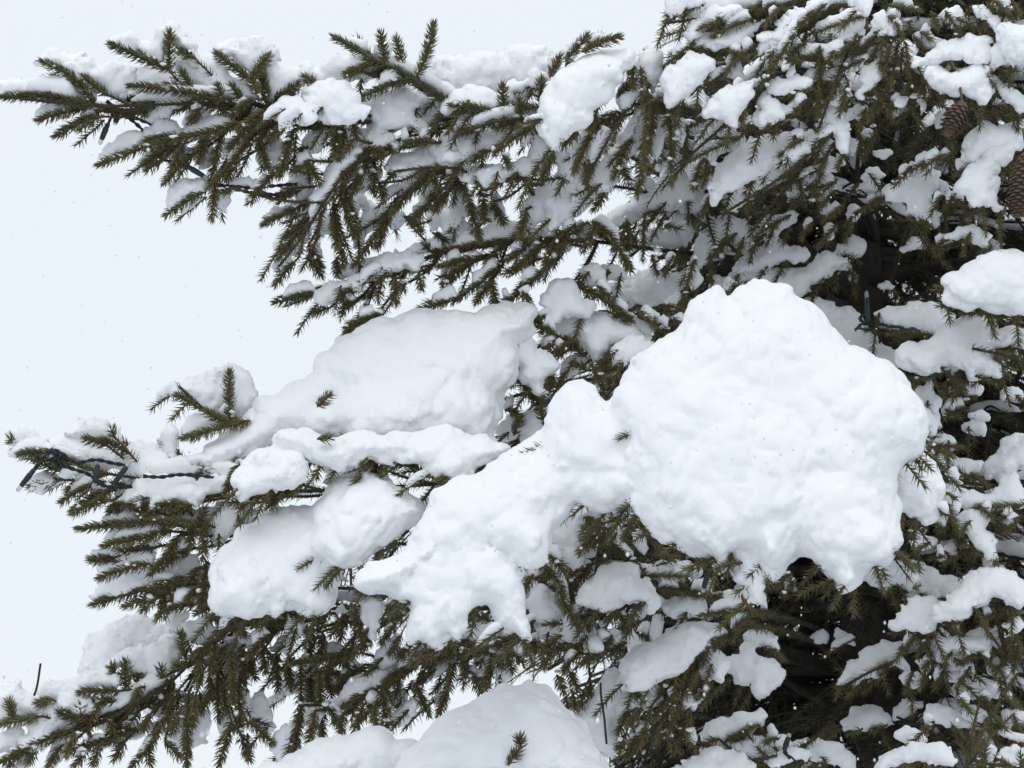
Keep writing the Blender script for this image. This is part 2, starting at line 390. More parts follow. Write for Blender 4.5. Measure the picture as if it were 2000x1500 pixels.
# ------------------------------------------------------------------ the tree's layout: boughs (picture x, y, distance from tip to trunk), sprigs, snow, lights
STEMS = [
 ('long upper left bough reaching to the edge', [5,188,3.97,180,207,4.0,300,205,4.02,430,200,4.05,525,207,4.08,700,225,4.15,900,235,4.25,1150,240,4.4,1400,290,4.6], 0.016),
 ('drooping spray below the upper left bough', [545,520,4.1,600,450,4.1,680,330,4.12,790,270,4.18,950,240,4.3,1150,260,4.5], 0.010),
 ('upturned side branch on top of the upper bough', [660,75,4.05,735,120,4.08,805,150,4.1,880,200,4.15,1000,225,4.25,1250,280,4.5], 0.009),
 ('forked branch left of the upper centre snow clump', [900,262,4.1,985,232,4.1,1060,238,4.15,1200,270,4.3,1450,330,4.7], 0.009),
 ('thin bough with pointed tip below the upper left bough', [545,580,4.25,690,545,4.25,840,500,4.3,1000,475,4.35,1140,470,4.4,1300,490,4.6,1500,520,4.9], 0.012),
 ('drooping branch under the snow strip in the upper centre', [770,335,4.1,875,325,4.12,940,345,4.2,1100,355,4.3,1300,390,4.6], 0.008),
 ('branch with hanging sprigs under the upper centre clump', [1145,350,4.1,1190,270,4.08,1230,210,4.1,1300,205,4.3,1500,260,4.8], 0.010),
 ('high bough at the top left of the dense crown', [1300,45,4.15,1400,32,4.15,1520,15,4.3,1650,-10,4.7], 0.010),
 ('bough fanning down left below the crown top', [1340,310,4.12,1460,200,4.1,1560,60,4.2,1660,20,4.6], 0.010),
 ('bough under the two long slanting snow strips', [1425,410,4.15,1520,350,4.15,1600,280,4.2,1680,180,4.5], 0.010),
 ('bough hanging in front of the upper trunk', [1600,250,4.1,1640,140,4.15,1690,50,4.4], 0.009),
 ('upper right bough carrying the two cones', [1990,230,4.15,1900,190,4.2,1800,150,4.4,1740,110,4.8], 0.010),
 ('right edge bough below the cones', [1960,400,4.2,1880,420,4.3,1790,430,4.6], 0.009),
 ('middle left bough wrapped in string lights', [25,880,3.95,150,910,3.95,260,935,3.97,400,945,3.97,600,960,3.95,850,945,4.05,1150,920,4.3,1450,880,4.7], 0.014),
 ('branch with upright tips on the middle snow ridge', [350,755,4.0,450,830,4.05,620,830,4.15,900,800,4.4,1200,740,4.65], 0.009),
 ('left branch of short level sprigs', [150,1032,3.95,300,1025,3.96,400,1030,3.98,700,1060,4.1,1000,1060,4.3,1300,1050,4.7], 0.010),
 ('left branch of short drooping sprigs', [180,1180,3.95,290,1150,3.96,400,1140,3.98,700,1150,4.15,1100,1150,4.4], 0.009),
 ('lower left bough with hanging sprigs', [0,1490,3.95,130,1430,3.97,224,1405,3.98,294,1353,4.0,371,1307,4.02,441,1227,4.05,600,1190,4.12,900,1190,4.3,1300,1180,4.7], 0.014),
 ('lower centre bough below the front snow slab', [650,1412,4.05,737,1345,4.05,810,1300,4.05,895,1280,4.08,1020,1265,4.15,1200,1270,4.4,1450,1290,4.8], 0.012),
 ('bough buried under the slanting front snow slab', [700,1140,3.80,900,1040,3.83,1100,930,3.88,1300,880,4.2,1500,860,4.7], 0.014),
 ('bough buried under the biggest snow dome', [1450,1090,3.74,1440,950,3.78,1480,800,3.95,1580,740,4.4], 0.014),
 ('short bough between the two biggest snow clumps', [1030,720,4.2,1120,680,4.25,1230,640,4.35,1400,640,4.7], 0.010),
 ('bough below left of the biggest snow dome', [1145,1180,4.0,1300,1150,4.02,1400,1180,4.07,1480,1200,4.2,1600,1230,4.7], 0.010),
 ('arched bough above the dark hollow', [1330,1290,4.0,1400,1245,4.02,1480,1225,4.1,1600,1260,4.7], 0.009),
 ('right edge bough under the broad snow slab', [1830,560,4.1,1900,590,4.12,2000,600,4.3], 0.009),
 ('right bough below the standing green bulb', [1990,700,4.1,1880,680,4.15,1780,700,4.45], 0.009),
 ('right bough beside the biggest snow dome', [1980,990,4.1,1900,1010,4.12,1820,960,4.3], 0.009),
 ('lower right bough with the arched snow strip', [1990,1180,4.1,1900,1180,4.1,1820,1230,4.2,1770,1240,4.6], 0.009),
 ('lower right bough with a slanting snow strip', [1640,1345,4.3,1730,1300,4.3,1790,1310,4.7], 0.008),
 ('frosted branch in the bottom right corner', [1925,1450,3.92,1870,1520,3.95,1820,1560,4.3], 0.007),
 ('bottom bough beneath the dark hollow', [1430,1490,4.0,1540,1470,4.1,1650,1420,4.5], 0.009),
 ('bottom bough under the front snow dome', [920,1490,3.74,1010,1480,3.78,1100,1540,3.95,1300,1560,4.4], 0.010),
]
SHORT = [s[0] for s in STEMS]

TWIGS = {
'A': [(520,590,10,540),(530,580,400,430,235,345),(600,530,460,430),(690,540,670,430),(520,600,215,670),(560,620,310,760),(560,650,450,720),(940,390,800,330,620,250),(945,390,945,180),
 (1090,330,1000,280),(1240,560,1000,510,730,480),(1080,520,1010,400),(1390,440,1210,300),(1400,440,1500,315),(1480,560,1460,400),(1530,560,1660,470),(1240,540,1210,480),(1110,570,830,660),
 (1000,770,820,790),(980,770,550,920),(1340,690,990,780),(960,800,810,920,'n'),(900,900,820,950,'n'),(1080,860,920,1020),(1230,740,1180,980),(1400,760,1290,920,1170,1040),(1200,1010,1180,1220),(1150,1060,930,1200),
 (1500,600,1390,800),(1440,780,1490,940),(1600,700,1500,780),(1640,720,1560,980),(1560,930,1390,1130),(1680,840,1780,1020),(1880,660,1890,880),(1860,850,1860,1010),(1780,1100,1470,1250),
 (1990,880,1800,1150,1600,1320),(1860,1130,1880,1380),(1900,1100,1980,1320),(1740,1230,1560,1440),(1720,1370,1790,1490),(1780,490,1700,430),(1990,390,1940,420),(1640,650,1520,660),(1740,720,1850,650),
 (1330,900,1260,1000),(870,570,720,560),(1250,600,1150,590),(1400,560,1300,640),(1480,620,1330,720),(1120,600,1060,680),(800,590,800,640),(1650,1050,1560,1100,'n'),(1760,900,1640,960),(1300,1050,1240,1080,'n'),
 (1500,640,1280,820),(1560,640,1440,800),(1180,560,1250,620),(1150,740,1110,900),(1030,800,960,940),(1700,900,1660,1040,'b'),(1950,650,1990,760),(1600,860,1560,940,'b'),(1350,560,1290,480),(1440,540,1400,420)],
'B': [(240,340,5,210),(290,350,265,190),(390,360,355,220),(470,420,530,300,560,130),(440,440,240,345),(290,350,80,410),(400,390,230,410),(430,440,170,540),(620,560,440,440),(700,620,600,540),(900,630,665,590),(950,650,950,480),
 (1050,650,1040,560),(960,680,715,745),(1070,680,910,715),(1170,680,1020,770,910,850),(1150,600,1060,600),(1150,560,1165,440),(1210,430,1270,320),(1300,340,1420,200),(1390,290,1600,210),(880,840,780,900),(950,870,980,930),
 (640,940,330,970),(690,930,500,960),(600,960,460,1050,330,1190),(660,930,740,1080,790,1240,820,1340),(1060,1000,980,980,880,1020),(880,1130,950,1240),(1230,860,1170,1000),(1370,740,1285,820),(1440,750,1350,960),(1500,770,1410,1010),
 (1620,640,1510,840),(1660,780,1570,990),(1620,930,1650,1020),(1760,520,1730,980),(1800,560,1700,1090),(1880,580,1890,1030),(1940,480,1850,700),(1590,540,1660,470),(1660,350,1680,480),(1720,380,1730,560),(1990,260,1850,370),
 (1390,1340,1100,1350,800,1370,540,1440),(1080,1170,1040,1330),(560,1300,630,1350),(540,1400,510,1370),(370,1100,250,1300,120,1480),(320,1180,250,1380),(70,1060,140,1310),(10,1180,60,1480),(230,880,230,1080),(260,1020,280,1110),(180,830,280,860),
 (400,1210,490,1290),(1450,1240,1560,1330,1640,1490),(1640,1230,1640,1400),(1740,1200,1730,1450),(1850,1260,1940,1280),(1560,1010,1460,1170),(520,1150,440,1240),(600,1030,540,1140),(450,800,340,820),(560,800,440,790),(380,830,250,850),
 (1780,600,1790,820,'b'),(1850,620,1830,900,'b'),(1700,640,1690,800,'b'),(1920,640,1900,860),(1980,700,1960,900,'b'),(1480,650,1430,720),(1540,640,1450,740),(1580,620,1480,760),(1420,1240,1330,1330),(1350,1250,1260,1350),(1470,1250,1400,1400),(1300,1350,1200,1480),
 (1180,1350,1050,1480),(1100,1350,980,1450),(960,1360,860,1480),(1240,1350,1180,1500),(620,1080,570,1180),(500,640,680,660,'b'),(560,660,600,760,'b'),(640,640,660,760,'b'),(480,600,620,600,'b'),(700,600,700,680,'b'),(160,560,200,640,'b'),(60,650,50,780),(20,650,10,860),(120,780,60,860),
 (130,900,60,1000),(200,900,110,1080),(740,960,860,1030,'b'),(820,1060,850,1160,'b'),(840,1100,840,1220,'n'),(1080,1020,1120,1110,'b'),(700,1000,620,1130)],
'C': [(200,20,5,130),(430,70,190,165),(480,110,270,200),(250,280,40,300),(250,430,100,500),(240,360,170,420),(740,130,680,250,540,480),(545,470,545,580),(500,490,370,570),(860,260,850,500),(850,480,850,720),(1110,90,850,180,'n'),
 (1010,270,850,310,700,340),(1240,30,1420,60),(1110,330,900,470),(1220,320,1150,450,1090,560,'n'),(1020,450,970,640),(1350,90,1370,180),(1760,300,1640,340),(1620,360,1580,430),(1450,540,1620,540,1800,600),(1400,580,1240,620),(1860,590,1980,660),
 (820,790,620,880),(800,960,600,1060,380,1190),(740,900,760,1100),(820,500,620,540),(430,760,130,900),(700,1200,500,1320),(1850,840,1720,900),(1780,1140,1680,1160),(1760,1280,1560,1340),
 (600,20,520,80),(640,40,560,140),(560,0,480,60),(820,60,760,150),(900,20,820,100),(700,130,640,240),(340,280,460,340),(420,260,340,420),(500,250,400,340),(640,230,580,310),(760,350,680,330),(940,280,880,400),(780,240,690,320),(1100,200,960,320),(1180,200,1060,300),
 (1200,220,1120,420),(1260,240,1220,420),(1300,230,1260,480),(1340,240,1360,420),(1160,180,1300,230),(1280,120,1330,230),(1240,90,1290,120),(1380,200,1460,300),(1420,180,1480,220),(1400,420,1330,520),(1460,430,1420,520),(1330,340,1200,360),(1350,360,1400,460),
 (1480,60,1520,160),(1560,60,1640,190),(1620,100,1780,190),(1700,40,1760,120),(1780,100,1920,290),(1820,30,1860,110),(1880,20,1940,120),(1940,10,1970,90),(1820,0,1900,60),(1660,340,1780,300),(1560,360,1660,380),(1520,470,1460,550),(1600,500,1540,580),(1680,520,1700,600),(1750,560,1800,640),
 (1880,380,1960,400),(1840,400,1900,420),(1900,500,1840,530),(1850,460,1820,520),(1380,620,1280,680),(1320,560,1250,600),(1250,480,1180,620),(1180,560,1130,680),(1120,600,1080,720),(1050,540,1000,600),(940,500,900,560),(780,560,720,640),(720,600,640,690),(660,640,560,720),(500,680,420,760),
 (360,680,240,740),(300,660,220,700),(620,700,600,770),(400,640,430,680),(760,780,700,820),(880,760,840,900),(940,800,860,960),(1000,860,960,940),(1080,740,1100,900,'b'),(1180,720,1120,860,'b'),(880,950,820,1080),(960,1000,820,1120),(620,1000,500,1060),(680,980,600,1000),(840,1100,700,1120),(960,1060,860,1160),
 (540,1080,400,1120),(300,1060,230,1150,'b'),(260,960,170,1000,'b'),(200,900,150,1050,'b'),(250,1100,200,1200,'b'),(1000,1140,880,1240),(1100,1160,1000,1260),(1200,1100,1100,1180),(1280,1060,1180,1140),(1380,920,1280,1040),(1480,900,1360,960),(1560,860,1440,940),(1620,840,1540,920),(1540,1090,1480,1200),(1600,1100,1700,1180),(1640,1080,1560,1160),
 (1460,1210,1360,1220),(1500,1280,1420,1230),(1840,1120,1880,1200),(1740,1160,1690,1200),(1700,930,1620,980),(1900,870,1860,1000),(1920,860,1850,960),(1600,1360,1520,1420),(1700,1300,1660,1420),(1560,1340,1500,1400),(1820,1380,1760,1420),(560,1300,480,1400),(400,1300,300,1400),(340,1320,240,1480),(440,1320,400,1440),(700,1260,660,1360),(820,1240,760,1330),(960,1250,860,1360),(1040,1250,1000,1350)],
'D': [(420,1150,240,1130,80,1100,'n'),(300,1100,110,1110,'n'),(330,1200,200,1150,'n'),(350,1250,170,1290),(540,1270,350,1370),(580,1310,410,1420),(480,1250,380,1310),(700,1330,620,1430),(820,1350,720,1390),(600,1060,480,1020,'n'),(720,1100,560,1030,'n'),(640,1010,620,970,'n'),(90,1040,55,1020,'n'),(1110,850,985,780,'n'),(1280,930,1150,870,'n'),
 (1275,900,1280,650,'n'),(1390,920,1200,970,1020,1020),(1770,840,1840,780,'nf'),(1770,1020,1835,1020,'nf'),(1380,1140,1250,1190,1110,1220),(1340,1160,1270,1290,'n'),(1280,1300,1160,1350),(1690,1280,1580,1320,1480,1350),(1480,1340,1300,1380),(1560,1340,1500,1400),(1380,1380,1340,1420),(970,1060,965,1130,'n'),(1080,1240,1180,1240,'n'),
 (1000,1380,720,1390),(940,1380,770,1480),(860,1360,800,1440),(1190,1340,1000,1390),(1100,1370,960,1440),(1760,210,1540,260),(1840,290,1750,320),(1980,250,1910,310),(2000,380,1930,440),(1640,40,1540,160),(1720,20,1790,110),(1880,10,1880,100),(1960,280,1900,240),(640,1290,540,1380),(760,1300,700,1360)],
'E': [(500,60,380,90),(820,0,700,90,620,150),(780,10,600,60),(740,40,620,180),(960,20,860,120,700,240),(700,240,480,300),(880,120,900,280),(880,150,800,260),(1100,30,960,100),(1180,80,1000,240),(1000,240,930,280),(1060,200,1090,260),(480,90,490,180),(280,120,250,240),(350,130,350,260),(400,160,390,190),(170,150,60,220),(280,330,80,400),(240,330,280,380),(100,400,80,440),
 (1180,400,1110,330),(1240,440,1140,400),(1360,160,1500,240,1580,300,'n'),(1480,170,1560,250),(1300,200,1400,300),(1560,280,1660,360),(1240,470,1180,540),(1320,480,1240,560),(1400,560,1330,480,'n'),(1420,640,1350,600),(1440,600,1470,680),(1010,540,1080,600),(1040,620,1000,720),(1060,700,1130,820),(1160,840,1040,700),(1240,660,1200,760),(1180,780,1220,680),(1010,1000,1050,900),(960,860,1030,880),(1180,920,1160,860),
 (1520,800,1490,660,'n'),(1680,570,1560,600),(1600,620,1500,660),(1560,560,1480,640),(480,1150,250,1150,20,1190,'n'),(530,1230,420,1160,300,1150,'n'),(240,1170,240,1280,'n'),(560,1260,630,1250,'n'),(450,1400,360,1500,'n'),(1550,1430,1600,1500,'n'),(1760,340,1860,420),(1820,380,1900,460),(1860,270,1980,320),(1900,340,1960,440),(1700,300,1800,400),(1780,0,1810,100),(1620,0,1660,80),(1900,0,1850,110)],
'F': [(1380,760,1380,690,'n'),(1310,690,1460,690,'n'),(1440,1100,1450,960,'n'),(1480,1060,1650,1070,'n'),(1460,1110,1540,1190),(1590,170,1500,190,'n'),(1720,270,1530,280,'n'),(1780,320,1650,320,'n'),(1990,350,1830,340,'n'),(1300,430,1100,410,'n'),(1480,440,1250,440),(1560,620,1500,680),(1760,660,1600,740),(1700,850,1560,900),(1990,500,1830,520),(1930,680,1830,660),
 (1560,1440,1500,1420),(1700,1250,1630,1200),(1990,1390,1760,1400),(1960,1450,1860,1470),(160,20,90,270),(1000,60,1060,120,'b'),(900,80,830,200,'b'),(950,70,950,190,'b'),(1040,90,1060,230,'b'),(300,230,450,160),(1600,600,1530,640),(1650,640,1600,700),(1800,640,1720,720),(1880,720,1800,680),(1560,700,1540,800),(1640,760,1560,800),(1740,780,1640,820),(1560,860,1640,900),(1980,560,1900,620),(1960,640,1900,560),
 (1580,1230,1640,1300),(1720,1220,1800,1290),(1560,1320,1620,1360),(1520,1080,1600,1120),(1430,1130,1480,1060),(1760,1400,1820,1470),(1900,1400,1960,1470),(1520,1150,1470,1120)],
'G': [(560,20,410,80),(700,30,620,60),(1080,130,760,130,440,165),(960,180,780,220,580,260),(860,270,640,300),(640,330,505,340),(830,360,560,440),(1000,200,930,320,840,420),(1060,280,900,370),(820,500,520,590),(900,520,700,600),(1060,440,830,510),(1000,520,880,670),(860,560,800,620),(1090,590,940,620),(1140,140,1130,330),(1150,350,1120,620),(1160,660,1280,710),(1400,640,1310,690),(1550,610,1680,660),
 (1600,720,1430,760),(1500,760,1390,880),(1680,470,1720,560),(1740,550,1820,640),(1040,920,1010,750,'n'),(1260,730,1080,880),(1050,940,980,930),(700,1060,700,910,'n'),(780,1070,770,970,'n'),(900,1000,900,940,'n'),(640,970,620,930,'n'),(660,1070,450,1080),(640,1130,520,1130),(850,1090,690,1230),(780,1050,740,1170),(300,1120,210,1140,'n'),(70,1220,50,1130,'n'),(230,1210,0,1260),(440,1240,330,1190),(450,1220,450,1150),(500,1180,480,1330),
 (380,1290,200,1370,0,1470),(420,1300,370,1430),(340,1380,270,1500),(640,1350,400,1410),(1050,1080,1040,1490),(1210,980,1220,1230),(1290,830,1300,1130),(1180,1080,1130,1180),(920,1350,1000,1440),(870,1340,740,1490),(780,1290,600,1360),(1330,1050,1340,1290),(1290,1240,1220,1480),(1380,1240,1510,1360),(1340,1310,1390,1450),(1420,900,1330,1060),(1540,860,1550,1060),(1680,930,1680,1150),(1680,1150,1640,1440),(1780,960,1800,1330),(1830,1150,1900,1280),
 (1990,850,1640,920),(1740,730,1720,880),(1800,740,1790,880),(1940,660,1850,760),(1080,150,1060,260),(1120,380,1050,460),(1100,200,1140,60),(960,480,900,600),(1130,480,1050,560),(1180,600,1100,640),(1260,820,1200,960),(1340,830,1360,980),(1200,800,1180,960),(1130,880,1100,1040),(960,1010,920,1120),(1000,1060,930,1220),(870,1020,830,1150),(560,1130,520,1220),(720,1130,640,1260),(780,1180,700,1300),(840,1200,800,1290),(600,1220,640,1330),(940,1210,860,1330),(1000,1180,960,1300),(1090,1100,1080,1260),(1160,1000,1180,1100),(1260,1000,1260,1180),(1380,900,1420,1000),(1460,800,1480,960),(1600,900,1620,1060),(1720,1000,1740,1160),(1760,1180,1720,1360),(1820,960,1850,1100),(1880,960,1930,1080),(1900,860,1940,960),(1980,920,1960,1060),(1300,700,1360,760),(1480,700,1600,690),(700,1350,640,1450),(560,1370,520,1480),(480,1400,420,1490),(820,1360,840,1480),(200,1380,160,1470),(120,1420,60,1490),(1400,720,1480,640),(1720,640,1800,700),(1880,650,1960,700),(1640,700,1720,740)],
'H': [(310,540,150,520),(290,620,400,600),(400,650,300,670),(120,600,150,760),(60,650,40,780),(350,700,280,800),(880,680,770,650,'n'),(1150,360,1250,450,1300,600,1370,720),(1300,420,1320,620),(1390,350,1340,430),(1480,150,1400,220),(1540,330,1480,230),(1640,200,1730,130),(1700,120,1800,250,1900,340),(1560,250,1700,380),(1690,430,1980,430),(1820,500,1990,530),(1600,600,1440,600,'n'),(1700,580,1690,600,'n'),(1380,640,1430,720),(1050,760,900,820),(1070,780,1100,850),
 (1050,830,880,850,700,870),(700,870,450,930,250,1060),(250,1060,100,1170),(700,890,780,1000,840,1100),(680,920,640,1060,590,1200),(820,1000,860,1050),(900,880,850,1030),(460,1030,530,1200),(270,1060,300,1280),(160,1080,70,1170),(60,1200,40,1300),(250,1130,150,1240),(1010,860,1060,920),(1280,760,1170,860),(1450,880,1330,830),(1330,1060,1350,1170),(1300,1100,1310,1180),(1660,1030,1700,1100),(1950,950,1850,1030),(1050,1390,1045,1330,'nf'),(780,1480,770,1420,'nf'),(980,1480,1030,1410,'nf'),
 (1400,100,1500,160),(1460,200,1380,300),(1560,150,1480,250),(1200,300,1300,420),(1120,420,1080,500),(1240,380,1180,440),(1440,360,1340,520),(1360,440,1290,560),(1480,620,1400,660),(1620,620,1540,680),(1600,640,1640,720),(1700,640,1640,760),(1480,700,1540,800),(1560,760,1480,860),(1420,760,1360,860),(1500,860,1400,920),(1380,860,1290,960),(1240,830,1180,940),(1140,800,1200,880),(960,820,1000,960),(880,860,940,940),(620,850,560,920),(760,780,700,850),(700,780,620,850),(560,840,480,880),(440,820,380,880),(380,760,330,860),(250,700,190,820),(200,760,150,860),(120,780,80,900),(330,980,270,1120),(380,960,350,1100),(520,940,480,1040),(170,1150,120,1290),(230,1160,240,1280),(100,1000,20,1060),(160,940,60,1000),(60,900,-40,960),
 (1650,1180,1600,1300),(1720,1160,1660,1260),(1780,1150,1740,1280),(1850,1120,1800,1240),(1920,1060,1860,1160),(1960,1120,1900,1260),(1980,1200,1940,1340),(1840,1240,1800,1360),(1760,1280,1700,1380),(1880,1300,1900,1420),(1640,1300,1600,1400),(1960,900,1880,980),(1980,860,1940,900),(1900,1000,1830,1080),(1700,1320,1640,1440),(1400,1060,1380,1160,'b'),(1440,1020,1420,1120,'b'),(1250,980,1290,1080,'b'),(1320,960,1360,1060,'b'),(1640,800,1560,860,'b'),(1700,740,1760,790,'b')],
'I': [(140,520,280,570),(500,620,350,630,200,650),(520,630,600,640),(370,740,480,650),(350,780,220,820,100,900),(400,790,560,820,660,900),(240,330,210,250,'nf'),(720,520,690,430),(690,420,620,490),(720,460,660,540),(880,400,950,400),(1380,500,1410,490),(1920,550,1830,550,1750,590),(1990,600,1880,600),(1640,690,1520,690),(1360,740,1260,750),(1440,730,1410,880),(1150,1000,950,1050),(1800,870,1690,880),(1580,890,1490,920),(1920,760,1920,900),(1770,1490,1790,1370,'nf'),(1930,1490,1850,1450,'nf'),(1990,1500,1980,1420,'nf'),
 (400,1490,380,1470,'n'),(800,1460,560,1480),(1270,140,1250,60),(1330,90,1300,190),(1400,100,1370,200),(1460,110,1440,180),(1700,120,1660,180),(1560,90,1620,150),(1640,260,1740,250),(1860,330,1750,310),(1830,80,1900,190),(1980,90,1900,190),(1300,160,1260,100),(1560,180,1500,140),(1480,240,1400,290),(1560,320,1480,340),(1640,320,1560,360),
 (1400,760,1320,860),(1460,780,1480,900),(1500,900,1440,940),(1340,800,1290,900),(1280,900,1200,990),(1200,1000,1100,1080),(1120,1020,1020,1100),(1720,880,1640,920),(1780,880,1820,940),(1860,820,1900,920),(1600,860,1540,920),(1700,640,1600,700),(1840,640,1760,700),(1960,640,1900,690),(1900,860,1840,1000),(1980,820,1940,960),(1960,980,1900,1080),(1700,940,1640,1040),(1560,940,1500,1060),(1460,920,1420,1060),(1380,960,1340,1080),
 (60,900,10,1020),(120,900,80,1040),(180,960,120,1100),(80,1050,40,1180),(160,1080,120,1200),(220,1080,180,1160),(60,1180,20,1320),(140,1200,120,1340),(260,920,220,1040),(40,1300,80,1420),(120,1320,170,1420),(340,760,280,840),(420,700,380,790),(460,680,520,720),(560,860,600,960),(640,880,600,1020),(260,540,180,520),(80,440,20,470),(40,470,120,500),
 (1240,1260,1150,1300),(1180,1260,1060,1280),(1100,1280,1020,1320),(1440,1300,1360,1380),(1500,1240,1440,1300),(1600,1260,1660,1340),(1720,1280,1780,1360),(1560,1480,1440,1460),(1480,1440,1360,1490),(1340,1470,1240,1500),(900,1480,820,1500),(520,1260,420,1320),(460,1310,360,1340),(300,1340,220,1370),(620,1330,560,1360),(500,1470,600,1490),(1880,1100,1960,1160),(1760,1100,1840,1180),(1640,1100,1700,1190),(1820,1200,1900,1290),(1940,1200,1980,1330)],
}

